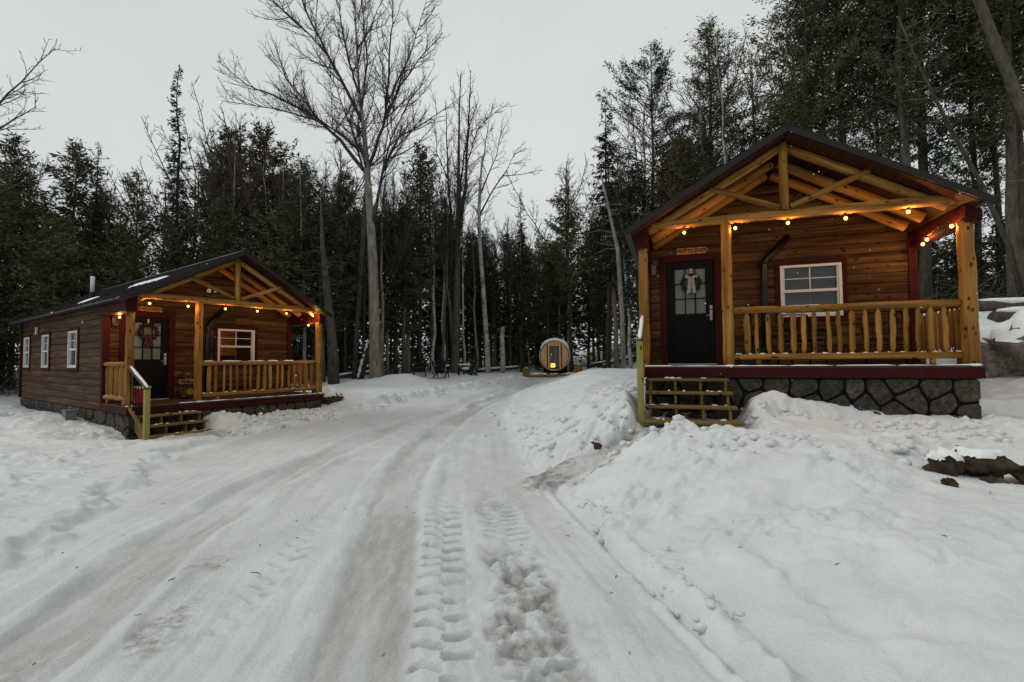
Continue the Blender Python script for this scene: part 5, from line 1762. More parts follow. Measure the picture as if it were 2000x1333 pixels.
# bare broadleaf trees
def branch_line(r, p, d, ln, seg, wob, lift):
    pts = [p.copy()]
    for i in range(seg):
        d = (d + Vector((r.gauss(0, wob), r.gauss(0, wob), r.gauss(0, wob) + lift))).normalized()
        p = p + d * (ln / seg)
        pts.append(p.copy())
    return pts
def twigs(m, r, line, rad, level, spacing, length, top, mn=0.006):
    """side shoots along a line, again on the shoots down to level 0"""
    acc = 0.0
    tot = sum((b - a).length for a, b in zip(line[:-1], line[1:]))
    nxt = spacing * r.uniform(0.3, 1.0)
    for a, b in zip(line[:-1], line[1:]):
        sl = (b - a).length
        while nxt < acc + sl:
            q = (nxt - acc) / sl
            f = nxt / tot
            p = a.lerp(b, q)
            ax = (b - a).normalized()
            sd = ax.orthogonal().normalized()
            sd.rotate(Matrix.Rotation(r.uniform(0, 2 * PI), 3, ax))
            ang = r.uniform(0.45, 0.95)
            d = (ax * math.cos(ang) + sd * math.sin(ang)).normalized()
            if d.z < -0.25: d.z *= -0.3
            ln = length * r.uniform(0.55, 1.2) * (1.15 - 0.75 * f)
            seg = 5 if level > 1 else 3
            L = branch_line(r, p, d, ln, seg, 0.10, top)
            r0 = max(mn, min(rad * 0.55, 0.012 * ln + 0.002))
            m.tube(L, [r0 * (1 - 0.75 * i / seg) + mn * 0.3 for i in range(seg + 1)], 5 if r0 > 0.03 else 3, False)
            if level > 0:
                twigs(m, r, L, r0, level - 1, spacing * 0.62, ln * 0.42, top, mn)
            nxt += spacing * r.uniform(0.6, 1.4)
        acc += sl
def bare_tree(seed, trunk_pts, trunk_r, limbs, sp=0.55, ln=2.2, level=2, bark='bark', top=0.10, twig='twig', mn=0.006):
    r = random.Random(seed)
    t = MB(seed)
    t.tube(trunk_pts, trunk_r, 12, True, 0.035)
    c = MB(seed + 1)
    up = [Vector(p) for p in trunk_pts[len(trunk_pts) // 2:]]
    twigs(c, r, up, trunk_r[len(trunk_pts) // 2], level, sp * 0.9, ln, top, mn)
    for pts, r0, r1 in limbs:
        pts = [Vector(p) for p in pts]
        # refine with a little crookedness
        fine = [pts[0]]
        for a, b in zip(pts[:-1], pts[1:]):
            k = max(2, int((b - a).length / 0.6))
            for i in range(1, k + 1):
                j = Vector((r.gauss(0, .03), r.gauss(0, .03), r.gauss(0, .02))) if i < k else Vector()
                fine.append(a.lerp(b, i / k) + j)
        n = len(fine)
        c.tube(fine, [r0 + (r1 - r0) * (i / (n - 1)) ** 0.8 for i in range(n)], 7 if r0 > 0.05 else 5, False)
        st = max(1, n // 5)
        twigs(c, r, fine[st:], r0, level, sp, ln, top, mn)
    return t.mesh('trunk', bark, True), c.mesh('crown', twig, True)
def simple_bare(seed, H, r0, fork=0.45, bark='bark', n=6, spread=0.35, lean=(0, 0), level=2, sp=0.45, ln=1.5, mn=0.010):
    r = random.Random(seed)
    k = 9
    tp = [Vector((lean[0] * i / k * H + r.gauss(0, 0.05) * (i > 0), lean[1] * i / k * H + r.gauss(0, 0.05) * (i > 0), H * i / k)) for i in range(k + 1)]
    tp[0].z = -0.5
    tr = [r0 * 1.25] + [r0 * (1 - 0.9 * i / k) + 0.01 for i in range(1, k + 1)]
    limbs = []
    for i in range(n):
        q = fork + (0.9 - fork) * (i + r.random()) / n
        j = min(int(q * k), k - 1)
        p = tp[j].lerp(tp[j + 1], q * k - j)
        a = r.uniform(0, 2 * PI); L_ = H * (1 - q) * r.uniform(0.75, 1.1)
        e = p + Vector((math.cos(a) * L_ * spread, math.sin(a) * L_ * spread, L_ * 0.55)); e2 = e + Vector((math.cos(a) * L_ * spread * 0.5, math.sin(a) * L_ * spread * 0.5, L_ * 0.4))
        limbs.append(([p, e, e2], tr[j] * 0.5, 0.012))
    limbs.append(([tp[-3], tp[-2], tp[-1]], tr[-3] * 0.8, 0.01))
    return bare_tree(seed, [tuple(p) for p in tp], tr, limbs, sp, ln, level, bark, 0.08, 'twig', mn)

def place(kind, meshes, x, y, label, rz=0.0, sc=(1, 1, 1), z=None, group=None, cat='tree'):
    t = thing(kind, label, cat, (x, y, ground(x, y) if z is None else z), rz, group)
    t.scale = sc
    obj('trunk', meshes[0], t)
    obj('crown', meshes[1], t)
    return t

REF = {}
def stock():
    for i in range(4):
        REF['spruce', i] = (conifer('spruce', 300 + i, 13.0, 'leaf_spruce', 'bark_dark', 1.0, (0.14, 0.22, 0.30, 0.10)[i], (2.2, 1.8, 2.3, 1.7)[i]), 13.0)
    for i in range(6):
        REF['cedar', i] = (conifer('cedar', 330 + i, 13.0, ('leaf_cedar', 'leaf_cedar', 'leaf_brown', 'leaf_cedar', 'leaf_spruce', 'leaf_cedar')[i], 'bark', 1.0, (0.22, 0.36, 0.30, 0.42, 0.25, 0.15)[i], (2.3, 2.0, 2.3, 1.8, 2.1, 2.4)[i]), 13.0)
    for i in range(4):
        REF['near_cedar', i] = (conifer('cedar', 360 + i, 17.0, ('leaf_cedar', 'leaf_cedar', 'leaf_spruce', 'leaf_cedar')[i], 'bark', 1.5, (0.28, 0.36, 0.22, 0.32)[i], (2.6, 2.3, 2.7, 2.5)[i], 0.0, 0.62), 17.0)
    REF['pine', 0] = (conifer('pine', 380, 21.0, 'leaf_pine', 'bark', 1.25, 0.40, 3.4), 21.0)
    for i in range(4):
        REF['bare', i] = (simple_bare(390 + i, 13.0, 0.10 + 0.02 * i, 0.40, ('bark', 'birch_bark', 'bark_grey', 'bark')[i], 7, 0.32, (0.02 * (i - 1), 0.0), 2, 0.36, 1.4, 0.010), 13.0)
    REF['sapling', 0] = (conifer('spruce', 398, 4.0, 'leaf_spruce', 'bark_dark', 1.0, 0.03, 1.15), 4.0)
    REF['sapling', 1] = (conifer('cedar', 399, 4.0, 'leaf_cedar', 'bark_dark', 1.0, 0.04, 1.0), 4.0)
stock()
TREES = []      # (x, y) taken
def hero(name, key, x, y, H, label, rz=0.0, wide=1.0, group=None, lean=None):
    (ms, h0) = REF[key]
    g_ = ground(x, y)
    s = H / h0
    t = place(name, ms, x, y, label, rz, (s * wide, s * wide, s), g_, group)
    if lean: t.rotation_euler = (lean[0], lean[1], rz)
    TREES.append((x, y))
    return t

# trees one can name in the picture
hero('spruce_tree', ('spruce', 3), -19.1, 27.0, 18.2, 'tall narrow spruce whose spire stands above the trees behind the left cabin', 0.3, 0.82)
hero('spruce_tree', ('spruce', 1), -21.4, 24.0, 12.4, 'small spire-topped spruce near the left edge', 1.0, 0.8)
hero('cedar_tree', ('cedar', 1), -23.2, 25.0, 12.8, 'cedar with a rounded top left of the small spruce spire', 2.0)
hero('cedar_tree', ('cedar', 0), -24.4, 22.6, 12.2, 'cedar at the far left edge behind bare branches', 0.5)
hero('cedar_tree', ('cedar', 3), -20.9, 26.5, 11.8, 'thin see-through cedar between the two spruce spires', 2.5, 0.8)
hero('cedar_tree', ('cedar', 5), -16.2, 27.0, 14.4, 'dense cedar just right of the tall spruce spire', 1.2)
hero('cedar_tree', ('cedar', 2), -14.0, 26.5, 14.2, 'brownish cedar with a pointed crown above the left cabin ridge', 0.2)
hero('cedar_tree', ('cedar', 0), -11.3, 26.2, 12.3, 'broad cedar behind the right end of the left cabin porch', 3.3)
hero('cedar_tree', ('cedar', 5), -9.6, 27.2, 12.0, 'dense cedar left of the big bare tree', 4.0)
hero('cedar_tree', ('cedar', 1), -6.4, 33.0, 16.2, 'slim cedar with pointed top between the two big bare trees', 0.9, 0.85)
hero('spruce_tree', ('spruce', 0), 0.75, 35.5, 13.6, 'dark spruce spire left of the barrel sauna', 0.5, 0.8)
hero('spruce_tree', ('spruce', 2), 6.35, 31.0, 18.2, 'tall dark spruce right of the sauna with a sharp spire', 0.5, 0.85)
hero('pine_tree', ('pine', 0), 10.6, 35.0, 22.6, 'tall white pine with feathery crown left of the right cabin roof', 1.0)
hero('cedar_tree', ('near_cedar', 1), 11.5, 26.5, 18.0, 'big rounded cedar rising above the right cabin roof slope', 2.2, 1.15)
hero('cedar_tree', ('cedar', 2), 9.0, 27.0, 12.0, 'brownish cedar close behind the left slope of the right cabin roof', 1.7)
hero('cedar_tree', ('cedar', 3), 4.5, 35.5, 14.0, 'thin cedar standing behind the barrel sauna', 1.1)
for i, (x, y, H, k, lab) in enumerate((
        (11.3, 17.8, 17.5, 0, 'tall cedar nearest the ridge of the right cabin'),
        (12.9, 18.0, 18.5, 1, 'second tall cedar right of the right cabin ridge'),
        (13.0, 15.4, 17.0, 3, 'tall cedar with grey trunk above the right roof slope'),
        (14.6, 16.6, 18.5, 2, 'dark tall cedar above the lower right roof slope'),
        (15.4, 14.4, 17.5, 0, 'tall cedar above the right eave of the right cabin'),
        (17.0, 15.6, 18.0, 1, 'tall cedar at the right edge of the woods'),
        (17.4, 13.2, 16.5, 3, 'tall cedar at the very right edge of the frame'))):
    hero('cedar_tree', ('near_cedar', k), x, y, H, lab, 1.3 * i, 1.0)

# the big bare tree
S = 24.0 / 926.0
def PX(px, py, dy=0.0):          # a limb point of the big tree in metres from its foot
    return ((px - 733) * S, dy, (752 - py) * S)
big = bare_tree(501,
    [(0.02, 0, -0.5), PX(733, 752), PX(731, 690), PX(730, 600), PX(727, 513), PX(722, 427), PX(717, 353), PX(711, 274), PX(705, 228), PX(699, 171), PX(694, 90), PX(690, 0), PX(690, -90)],
    [0.40, 0.32, 0.27, 0.255, 0.24, 0.19, 0.155, 0.115, 0.095, 0.07, 0.05, 0.035, 0.015],
    [([PX(708, 335), PX(657, 268, .4), PX(600, 211, .8), PX(520, 165, 1.2), PX(440, 125, 1.5), PX(375, 70, 1.7)], 0.11, 0.014),
     ([PX(712, 300), PX(640, 255, -.8), PX(560, 240, -1.4), PX(470, 235, -1.9)], 0.06, 0.012),
     ([PX(706, 239), PX(668, 160, -.4), PX(634, 91, -.8), PX(606, 34, -1.0), PX(590, -40, -1.2)], 0.10, 0.02),
     ([PX(650, 125, -.6), PX(590, 60, -.9), PX(530, 10, -1.2), PX(480, -20, -1.4)], 0.05, 0.012),
     ([PX(701, 190), PX(670, 100, .6), PX(650, 10, .9), PX(640, -70, 1.2)], 0.07, 0.015),
     ([PX(716, 345), PX(742, 240, .5), PX(750, 150, .7), PX(752, 57, .9), PX(758, -60, 1.0)], 0.10, 0.02),
     ([PX(745, 225, .5), PX(780, 160, .2), PX(817, 114, 0), PX(868, 63, -.2)], 0.07, 0.012),
     ([PX(728, 445), PX(744, 390, -.5), PX(756, 345, -.8), PX(790, 292, -1.2), PX(845, 268, -1.5), PX(900, 235, -1.7)], 0.10, 0.012),
     ([PX(756, 345, -.8), PX(772, 290, -.9), PX(800, 230, -.9), PX(840, 170, -1.0)], 0.05, 0.010),
     ([PX(695, 90), PX(715, 40, .4), PX(740, -30, .6)], 0.05, 0.012),
     ([PX(704, 215), PX(725, 140, -.8), PX(722, 60, -1.2), PX(715, -40, -1.5)], 0.06, 0.012),
     ([PX(718, 370), PX(690, 300, 1.0), PX(655, 200, 1.6), PX(625, 120, 2.0), PX(570, 40, 2.3)], 0.07, 0.010),
     ([PX(748, 190, .6), PX(790, 90, .9), PX(810, 10, 1.2), PX(825, -60, 1.4)], 0.055, 0.010),
     ([PX(600, 211, .8), PX(545, 140, .6), PX(510, 70, .5)], 0.045, 0.010)],
    0.34, 2.6, 2, 'bark_grey', 0.12, 'twig', 0.006)
place('bare_tree', big, -6.92, 24.0, 'big bare grey-trunked tree rising out of frame beside the left cabin', z=ground(-6.92, 24.0) - 0.02)
TREES.append((-6.92, 24.0))
# the cluster of bare stems right of it
S2 = 33.0 / 926.0
def PY(px, py, dy=0.0):
    return ((px - 888) * S2, dy, (737 - py) * S2)
clump = bare_tree(502,
    [(0, 0, -0.5), PY(888, 737), PY(891, 650), PY(893, 540), PY(896, 430), PY(897, 330), PY(899, 220), PY(902, 140)],
    [0.40, 0.33, 0.28, 0.22, 0.15, 0.10, 0.06, 0.02],
    [([PY(893, 520), PY(880, 420, .5), PY(872, 320, .8), PY(868, 190, 1.0)], 0.15, 0.02),
     ([PY(895, 470), PY(912, 380, -.5), PY(918, 280, -.8), PY(925, 150, -1.0)], 0.16, 0.02),
     ([PY(895, 440), PY(900, 340, .8), PY(912, 240, 1.2), PY(935, 170, 1.4)], 0.10, 0.02),
     ([PY(915, 330, -.7), PY(940, 260, -.9), PY(985, 220, -1.0)], 0.05, 0.012),
     ([PY(875, 350, .7), PY(850, 290, .9), PY(845, 220, 1.0)], 0.05, 0.012)],
    0.40, 2.2, 2, 'bark', 0.10, 'twig', 0.0095)
place('bare_tree', clump, (888 - 1000) * S2, 33.0, 'bare tree with several upright stems behind the garden chairs')
TREES.append(((888 - 1000) * S2, 33.0))
def PZ(px, py, dy=0.0):
    return ((px - 953) * S2, dy, (730 - py) * S2)
bir = bare_tree(503,
    [(0, 0, -0.5), PZ(953, 730), PZ(950, 660), PZ(944, 560), PZ(938, 470), PZ(937, 410), PZ(940, 350), PZ(945, 300)],
    [0.24, 0.19, 0.17, 0.15, 0.13, 0.12, 0.09, 0.06],
    [([PZ(937, 420), PZ(960, 380, -.3), PZ(985, 345, -.5), PZ(1020, 345, -.7), PZ(1062, 338, -.9)], 0.07, 0.010),
     ([PZ(938, 380), PZ(965, 310, .4), PZ(985, 240, .6), PZ(1003, 205, .8)], 0.06, 0.010),
     ([PZ(945, 310), PZ(955, 250), PZ(965, 190)], 0.05, 0.010),
     ([PZ(985, 345, -.5), PZ(1010, 300, -.4), PZ(1030, 290, -.3)], 0.03, 0.009)],
    0.42, 1.8, 2, 'birch_bark', 0.06, 'twig', 0.010)
place('birch_tree', bir, (953 - 1000) * S2, 33.0, 'leaning white birch with its limbs reaching over the sauna side')
TREES.append(((953 - 1000) * S2, 33.0))

def snag(label, x, y, pts, rad, bark, seed, snow=0, cat='tree', name='dead_tree', twig=6):
    t = thing(name, label, cat, (x, y, ground(x, y)), 0)
    m = MB(seed)
    m.tube(pts, rad, 9, True, 0.06)
    m.build('trunk', bark, t, True)
    c = MB(seed + 1)
    for k in range(twig):
        i = c.r.randrange(len(pts) // 2, len(pts) - 1)
        p = Vector(pts[i]).lerp(Vector(pts[i + 1]), c.r.random())
        a = c.r.uniform(0, 2 * PI); L_ = c.r.uniform(0.4, 1.4)
        c.tube([p, p + Vector((math.cos(a) * L_ * .5, math.sin(a) * L_ * .5, 0.1 * L_)), p + Vector((math.cos(a) * L_, math.sin(a) * L_, c.r.uniform(-.2, .4) * L_))], [0.02, 0.013, 0.005], 4, False)
    if twig: c.build('dead_branch', bark, t, True)
    if snow:
        s = MB(seed + 2)
        for k in range(snow):
            i = s.r.randrange(0, len(pts) - 1)
            p = Vector(pts[i]).lerp(Vector(pts[i + 1]), s.r.random())
            s.ball(tuple(p + Vector((-rad[i] * .6, -rad[i] * .6, rad[i] * .3))), (rad[i] * .5, rad[i] * .5, rad[i] * s.r.uniform(.6, 1.6)), 1, 0.2)
        s.build('snow', 'snow_cap', t, True)
    TREES.append((x, y))
snag('broken white birch stub left of the sauna', -0.65, 33.0, [(0, 0, -.3), (0, 0, 1.2), (-.04, 0, 2.4), (0.02, 0, 3.2)], [0.20, 0.17, 0.16, 0.13], 'birch_bark', 520)
snag('leaning dead stem plastered with snow beside the big bare tree', -8.05, 25.0, [(0, 0, -.2), (0.3, 0, 1.0), (0.62, 0, 2.2), (0.9, 0, 3.4)], [0.17, 0.15, 0.13, 0.10], 'bark_dark', 523, 16)
snag('straight pale grey trunk standing right of the sauna', 6.9, 31.3, [(0, 0, -.3), (-.03, 0, 3), (-.2, 0, 7), (-.3, 0, 11), (-.35, 0, 14)], [0.17, 0.145, 0.125, 0.10, 0.04], 'bark_grey', 526, 0, twig=14)
snag('thin straight grey trunk left of the big bare tree', -8.35, 25.2, [(0, 0, -.3), (0.1, 0, 3), (0.35, 0, 7), (0.55, 0, 10), (0.6, 0, 12)], [0.17, 0.14, 0.12, 0.09, 0.04], 'bark', 529, 0, twig=12)
snag('thick dark trunk leaning left beside the left cabin porch', -8.35, 22.3, [(0, 0, -.3), (-.1, 0, 2), (-.4, 0, 4.5), (-.6, 0, 6.5), (-.7, 0, 9)], [0.27, 0.22, 0.17, 0.10, 0.02], 'bark', 532, 0, twig=26)
snag('grey leaning trunk crossing the upper right corner', 15.5, 12.4, [(0, 0, -.4), (-.7, 0, 2.2), (-1.6, 0, 4.6), (-2.5, 0, 7.2), (-3.5, 0, 10.2), (-4.6, 0, 13.5)], [0.16, 0.14, 0.125, 0.115, 0.095, 0.06], 'bark', 535, 0, twig=16)
snag('thin leaning dead trunk in front of the right-hand cedars', 14.6, 13.4, [(0, 0, -.4), (-.4, 0, 1.6), (-1.1, 0, 3.4), (-1.9, 0, 5.0), (-2.7, 0, 6.8), (-3.3, 0, 8.4)], [0.075, 0.07, 0.06, 0.05, 0.035, 0.02], 'bark', 538, 0, twig=22)
snag('slim leaning grey trunk behind the boulder', 14.2, 13.0, [(0, 0, -.4), (.35, 0, 1.5), (.8, 0, 3.4), (1.1, 0, 5.6)], [0.14, 0.13, 0.11, 0.06], 'bark_grey', 541, 0, twig=10)
snag('forked grey trunk standing just left of the right cabin', 5.55, 23.6, [(0, 0, -.4), (-.05, 0, 3), (-.2, 0, 6), (-.7, 0, 8.5), (-1.0, 0, 10)], [0.13, 0.115, 0.095, 0.065, 0.03], 'bark_grey', 544, 0, twig=14)

# bare branches reaching in from the left edge
edge = bare_tree(560, [(0, 0, -.5), (0.1, 0, 3), (0.2, 0, 6), (0.4, 0, 9), (0.5, 0, 12), (0.6, 0, 14)], [0.3, 0.26, 0.22, 0.16, 0.09, 0.03],
    [([(0.15, 0, 5.2), (1.6, 0, 6.6), (3.0, .2, 7.5), (4.4, .3, 8.2)], 0.08, 0.010),
     ([(0.2, 0, 6.6), (1.8, -.3, 8.2), (3.2, -.5, 9.2), (4.7, -.6, 10.0)], 0.09, 0.010),
     ([(0.3, 0, 8.0), (1.6, .4, 10.0), (2.9, .6, 11.6), (3.9, .8, 13.0)], 0.08, 0.010),
     ([(0.3, 0, 7.4), (-1.6, 0, 9.5), (-2.6, 0, 12)], 0.08, 0.010)],
    0.36, 1.9, 2, 'bark', 0.05, 'twig', 0.0070)
place('bare_tree', edge, -20.7, 16.3, 'bare tree at the left edge whose limbs reach into the frame')
TREES.append((-20.7, 16.3))
hero('bare_tree', ('bare', 3), -17.6, 28.0, 14.6, 'bare twiggy treetop right of the tall spruce spire', 0.4)
hero('bare_tree', ('bare', 2), -11.4, 30.5, 15.0, 'pale bare treetops left of the big bare tree', 0.9, 1.3)
hero('bare_tree', ('bare', 0), 15.0, 28.0, 17.0, 'bare treetop in the gap left of the right-hand cedars', 0.2, 1.1)
hero('bare_tree', ('bare', 1), 4.6, 38.0, 17.0, 'pale bare birch top left of the tall dark spruce', 0.2, 1.2)
hero('birch_tree', ('bare', 1), 8.6, 30.0, 16.5, 'white-stemmed birch in front of the white pine', 1.2, 1.0)

# the woods behind: each tree its own object, heights kept to the skyline
SKY_X = [-1.30, -1.08, -0.98, -0.88, -0.82, -0.72, -0.62, -0.52, -0.45, -0.36, -0.25, -0.18, -0.10, -0.03, 0.03, 0.10, 0.18, 0.26, 0.35, 0.45, 0.55, 0.62, 0.75, 1.3]
SKY_Y = [0.46, 0.45, 0.43, 0.42, 0.35, 0.40, 0.46, 0.46, 0.43, 0.36, 0.37, 0.40, 0.34, 0.27, 0.29, 0.28, 0.33, 0.45, 0.50, 0.52, 0.50, 0.72, 0.9, 0.9]
rw = random.Random(77)
cand = []
for _ in range(9000):
    y = rw.uniform(8, 62)
    x = rw.uniform(-1.22 * y - 4, 1.22 * y + 4)
    dep = y - float(np.interp(x, *FOREST))
    if dep < 0.4: continue
    if dep > 22: continue
    cand.append((dep, x, y))
cand.sort()
ZONE = (('behind the left cabin', -9.0), ('behind the garden chairs', -1.0), ('behind the sauna', 6.0), ('behind the right cabin', 400.0))
KINDS = {'spruce': ('spruce_tree', 'dark spruce'), 'cedar': ('cedar_tree', 'cedar'), 'near_cedar': ('cedar_tree', 'tall cedar'), 'bare': ('bare_tree', 'bare tree')}
count = 0
grid = list(TREES)
for dep, x, y in cand:
    md = 1.75 + 0.072 * dep
    if any((x - a) ** 2 + (y - b) ** 2 < md * md for a, b in grid): continue
    if count >= 235: break
    el = float(np.interp(x / y, SKY_X, SKY_Y))
    hmax = 1.6 + y * el - ground(x, y)
    q = rw.random()
    rightside = x / y > 0.62
    if rightside and (dep > 11 or rw.random() < 0.15): continue
    kind = 'bare' if q < 0.15 else ('spruce' if q < 0.42 else 'cedar')
    if rightside: kind = 'near_cedar' if q > 0.12 else 'bare'
    H = hmax * (rw.uniform(0.72, 0.98) if dep < 10 else rw.uniform(0.82, 1.0))
    if kind == 'spruce': H *= rw.uniform(0.85, 1.0)
    H = min(max(H, 6.0), 21.0)
    if rightside: H = rw.uniform(15, 19)
    i = rw.randrange({'spruce': 4, 'cedar': 6, 'near_cedar': 4, 'bare': 4}[kind])
    nm, noun = KINDS[kind]
    zone = next(z for z, lim in ZONE if x < lim * (1 if lim > 100 else 1))
    row = 'at the front of' if dep < 4 else ('deep in' if dep > 12 else 'in')
    hero(nm, (kind, i), x, y, H, '%s %s the woods %s' % (noun, row, zone), rw.uniform(0, 6.28), rw.uniform(0.85, 1.15) * min(1.25, max(0.8, 13 / H)),
         '%ss %s the woods %s' % (noun, row, zone))
    grid.append((x, y))
    count += 1
# slim pale stems along the edge of the woods
n = 0
for dep, x, y in rw.sample(cand, len(cand)):
    if not 0.3 < dep < 7 or n >= 40 or x / y > 0.55 or x / y < -0.7: continue
    if any((x - a) ** 2 + (y - b) ** 2 < 0.5 for a, b in grid): continue
    i = rw.choice((0, 2, 2, 1, 3))
    el = float(np.interp(x / y, SKY_X, SKY_Y))
    zone = next(z for z, lim in ZONE if x < lim)
    hero('bare_tree', ('bare', i), x, y, min(1.6 + y * el * rw.uniform(0.8, 1.05), 15), 'slim leafless %s stem edging the woods %s' % (('brown', 'white', 'grey', 'brown')[i], zone), rw.uniform(0, 6.28), rw.uniform(0.7, 1.0),
         'slim stems along the edge of the woods %s' % zone, (rw.gauss(0, .04), rw.gauss(0, .05)))
    grid.append((x, y)); n += 1
# young trees filling the space under the crowns
n = 0
for dep, x, y in rw.sample(cand, len(cand)):
    if dep < 1.8 or n >= 90: continue
    if -0.35 < x / y < 0.28 and dep < 4: continue
    k = rw.randrange(2)
    zone = next(z for z, lim in ZONE if x < lim)
    hero('sapling', ('sapling', k), x, y, rw.uniform(2.2, 5.0), '%s sapling under the trees %s' % (('spruce', 'cedar')[k], zone), rw.uniform(0, 6.28), 1.1,
         '%s saplings under the trees %s' % (('spruce', 'cedar')[k], zone))
    n += 1
# undergrowth: dead sticks and low scrub, nobody could count it
ug = MB(88)
for dep, x, y in cand[::3]:
    if dep > 14: continue
    g0 = ground(x, y)
    for k in range(4):
        a = rw.uniform(0, 2 * PI); L_ = rw.uniform(0.6, 2.4)
        p = Vector((x + rw.uniform(-.6, .6), y + rw.uniform(-.6, .6), g0 + rw.uniform(0, 0.25)))
        d = Vector((math.cos(a), math.sin(a), rw.uniform(-0.05, 1.6))).normalized()
        q = p + d * L_ * .5 + Vector((0, 0, rw.uniform(-.08, .08)))
        ug.tube([p, q, q + (d + Vector((rw.uniform(-.4, .4), rw.uniform(-.4, .4), rw.uniform(-.3, .3)))) * L_ * .5], [0.014, 0.010, 0.004], 3, False)
o = ug.build('undergrowth', 'bark', None)
o['kind'] = 'stuff'; o['label'] = 'tangle of dead sticks on the forest floor under the trees'; o['category'] = 'undergrowth'
for i, (a, b, r_, lab) in enumerate((((5.3, 33.6), (8.6, 32.2), 0.13, 'fallen trunk under snow right of the sauna'), ((6.0, 31.8), (9.0, 33.2), 0.10, 'thinner fallen trunk crossing right of the sauna'),
                                     ((-2.6, 34.0), (0.6, 34.6), 0.12, 'fallen trunk under snow left of the sauna'), ((-9.2, 24.4), (-7.6, 26.2), 0.10, 'fallen stem behind the big bare tree'))):
    za = ground(*a) + 0.15; zb = ground(*b) + 0.35
    fallen_log(lab, (a[0], a[1], za), (b[0], b[1], zb), r_, 600 + 5 * i, 'bark_dark')

# the wood farther back, one dark mass between the trunks
gq = np.random.default_rng(4)
B_, D_, L__, W_, N_ = [], [], [], [], []
NQ = 1200
xs = gq.uniform(-85, 85, NQ)
for x in xs:
    y0 = float(np.interp(x, *FOREST))
    y = max(y0, 12) + gq.uniform(9, 30)
    if abs(x) > 1.35 * y + 6: continue
    sz_ = float(np.clip(y / 48, 0.35, 1.0))
    Hh = gq.uniform(4.0, 7.5) if abs(x) < 0.5 * y else gq.uniform(3.0, 6.0); n = int(Hh * 8 / sz_ ** 1.6)
    z = gq.uniform(0, 1, n) ** 0.9
    rad = (1 - z) ** 0.6 * 1.7 + 0.25
    a = gq.uniform(0, 2 * PI, n); rr_ = rad * np.sqrt(gq.uniform(0.1, 1, n))
    B_.append(np.stack([x + rr_ * np.cos(a), y + rr_ * np.sin(a), ground(x, y) - 0.2 + z * Hh], 1))
    D_.append(np.stack([np.cos(a), np.sin(a), gq.normal(-0.15, 0.4, n)], 1))
    L__.append(gq.uniform(0.45, 1.0, n) * sz_); W_.append(gq.uniform(0.07, 0.17, n) * sz_); N_.append(gq.normal(0, 1, (n, 3)))
o = obj('distant_woods', cards_mesh('distant_woods', np.concatenate(B_), np.concatenate(D_), np.concatenate(L__), np.concatenate(W_), np.concatenate(N_), 'leaf_cedar'))
o['kind'] = 'stuff'; o['label'] = 'dark mass of evergreens far back between the trunks'; o['category'] = 'woods'

# broken clods of snow along the ploughed edges and shovelled heaps, and litter blown over the snow
rc = np.random.default_rng(55)
pts = []
for _ in range(80):
    y = rc.uniform(2.2, 6.2) ; pts.append((float(xr_(y)) + abs(rc.normal(0, 0.22)) - 0.05, y, 0.009 + 0.034 * rc.uniform(0, 1) ** 2.2))
for _ in range(80):
    y = rc.uniform(6.9, 13.5); pts.append((float(xr_(y)) + rc.normal(0.18, 0.30), y, 0.014 + 0.06 * rc.uniform(0, 1) ** 2))
for _ in range(620):
    q = to_world(CAB_R, rc.uniform(-1.4, 4.2), rc.uniform(-2.6, -0.45)); pts.append((q.x, q.y, rc.uniform(0.012, 0.06)))
for _ in range(260):
    q = to_world(CAB_L, rc.uniform(1.2, 4.6), rc.uniform(-1.7, -0.4)); pts.append((q.x, q.y, rc.uniform(0.02, 0.075)))
for _ in range(200):
    y = rc.uniform(14, 28); pts.append((float(xl_(y)) + rc.normal(-0.2, 0.3), y, rc.uniform(0.03, 0.08)))
P_ = np.array(pts)
P_ = P_[fbm(P_[:, 0] * 1.4, P_[:, 1] * 1.4, 77, 2) > -0.06]
lx_, ly_ = to_local(CAB_R, P_[:, 0], P_[:, 1])
P_ = P_[~((lx_ > -0.1) & (lx_ < 1.4) & (ly_ > -1.6))]
Z_ = terrain(P_[:, 0], P_[:, 1])[0]
cl = MB(91)
for (x, y, s_), z in zip(P_, Z_):
    cl.ball((x, y, z + s_ * 0.15), (s_ * cl.r.uniform(.8, 1.5), s_ * cl.r.uniform(.8, 1.5), s_ * cl.r.uniform(.6, 1.0)), 1, 0.2)
o = cl.build('snow_clods', 'snow', None, True)
o['kind'] = 'stuff'; o['label'] = 'broken clods of ploughed snow along the banks and heaps'; o['category'] = 'snow'
y = rc.uniform(2.6, 12, 110); x = rc.uniform(-1, 1, 110) * (y * 1.1)
z = terrain(x, y)[0]
lt = MB(92)
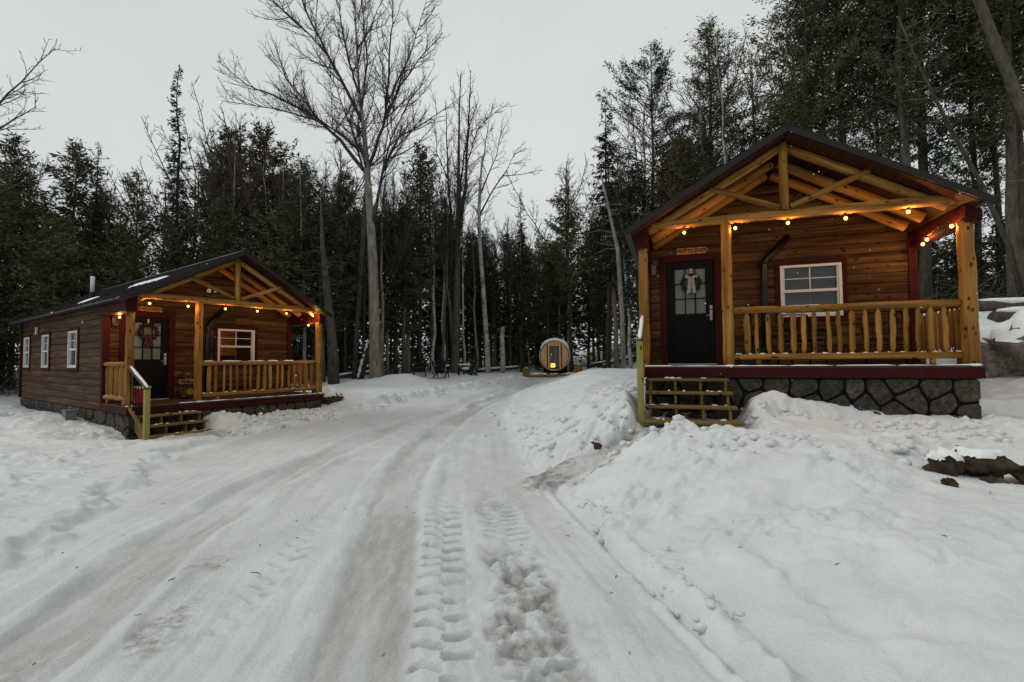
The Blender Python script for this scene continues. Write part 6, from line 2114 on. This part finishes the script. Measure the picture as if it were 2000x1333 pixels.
for a, b, c_ in zip(x, y, z):
    th = lt.r.uniform(0, PI); L_ = 0.006 + 0.035 * lt.r.random() ** 2
    p = Vector((a, b, c_ + 0.001)); d = Vector((math.cos(th), math.sin(th), 0)) * L_
    lt.tube([p - d, p + Vector((0, 0, lt.r.uniform(0, 0.01))), p + d + Vector((lt.r.uniform(-.02, .02), lt.r.uniform(-.02, .02), 0))], lt.r.uniform(0.0015, 0.003), 4)
o = lt.build('twig_litter', 'bark_dark')
o['kind'] = 'stuff'; o['label'] = 'bits of twig and bark scattered on the snow'; o['category'] = 'litter'

# ------------------------------------------------------------------ snow in the air
fl = MB(99)
rf = random.Random(101)
for k in range(1100):
    y = rf.uniform(3.0, 26.0)
    p = (rf.uniform(-1.2 * y, 1.2 * y), y, rf.uniform(0.2, 1.6 + 0.8 * y))
    s = rf.uniform(0.003, 0.006)
    v = [(p[0] + dx * s, p[1] + dy * s, p[2] + dz * s * 1.4) for dx, dy, dz in ((1, 0, 0), (-1, 0, 0), (0, 1, 0), (0, -1, 0), (0, 0, 1), (0, 0, -1))]
    fl.add(v, [(0, 2, 4), (2, 1, 4), (1, 3, 4), (3, 0, 4), (2, 0, 5), (1, 2, 5), (3, 1, 5), (0, 3, 5)])
o = fl.build('falling_snow', 'snow_cap')
o['kind'] = 'stuff'; o['label'] = 'light snowflakes drifting through the air'; o['category'] = 'snowfall'

# small loose bits that stay joined: snow dabs, dead twigs, berries
for o in C.objects:
    if o.type == 'MESH' and o.parent is not None and o.name.split('.')[0] in ('snow', 'dead_branch', 'branch_stub', 'berries', 'greenery', 'crown'):
        if o.name.split('.')[0] != 'crown':
            o['kind'] = 'stuff'
# trees one can pick out along the front of the woods: told apart by their order from the left
ORD = ('leftmost', 'second', 'third', 'fourth', 'fifth', 'sixth', 'seventh', 'eighth', 'ninth', 'tenth', 'eleventh', 'twelfth', 'thirteenth', 'fourteenth', 'fifteenth')
by = {}
for o in C.objects:
    if o.parent is None and 'group' in o and ('at the front of' in o['group'] or 'slim stems' in o['group']):
        by.setdefault(o['label'], []).append(o)
for lab, os_ in by.items():
    if 1 < len(os_) <= len(ORD):
        os_.sort(key=lambda o: o.location.x / o.location.y)
        for k, o in enumerate(os_):
            if k == 0: o['label'] = 'leftmost ' + lab
            elif k == len(os_) - 1: o['label'] = 'rightmost ' + lab
            else: o['label'] = ORD[k] + ' from the left, ' + lab
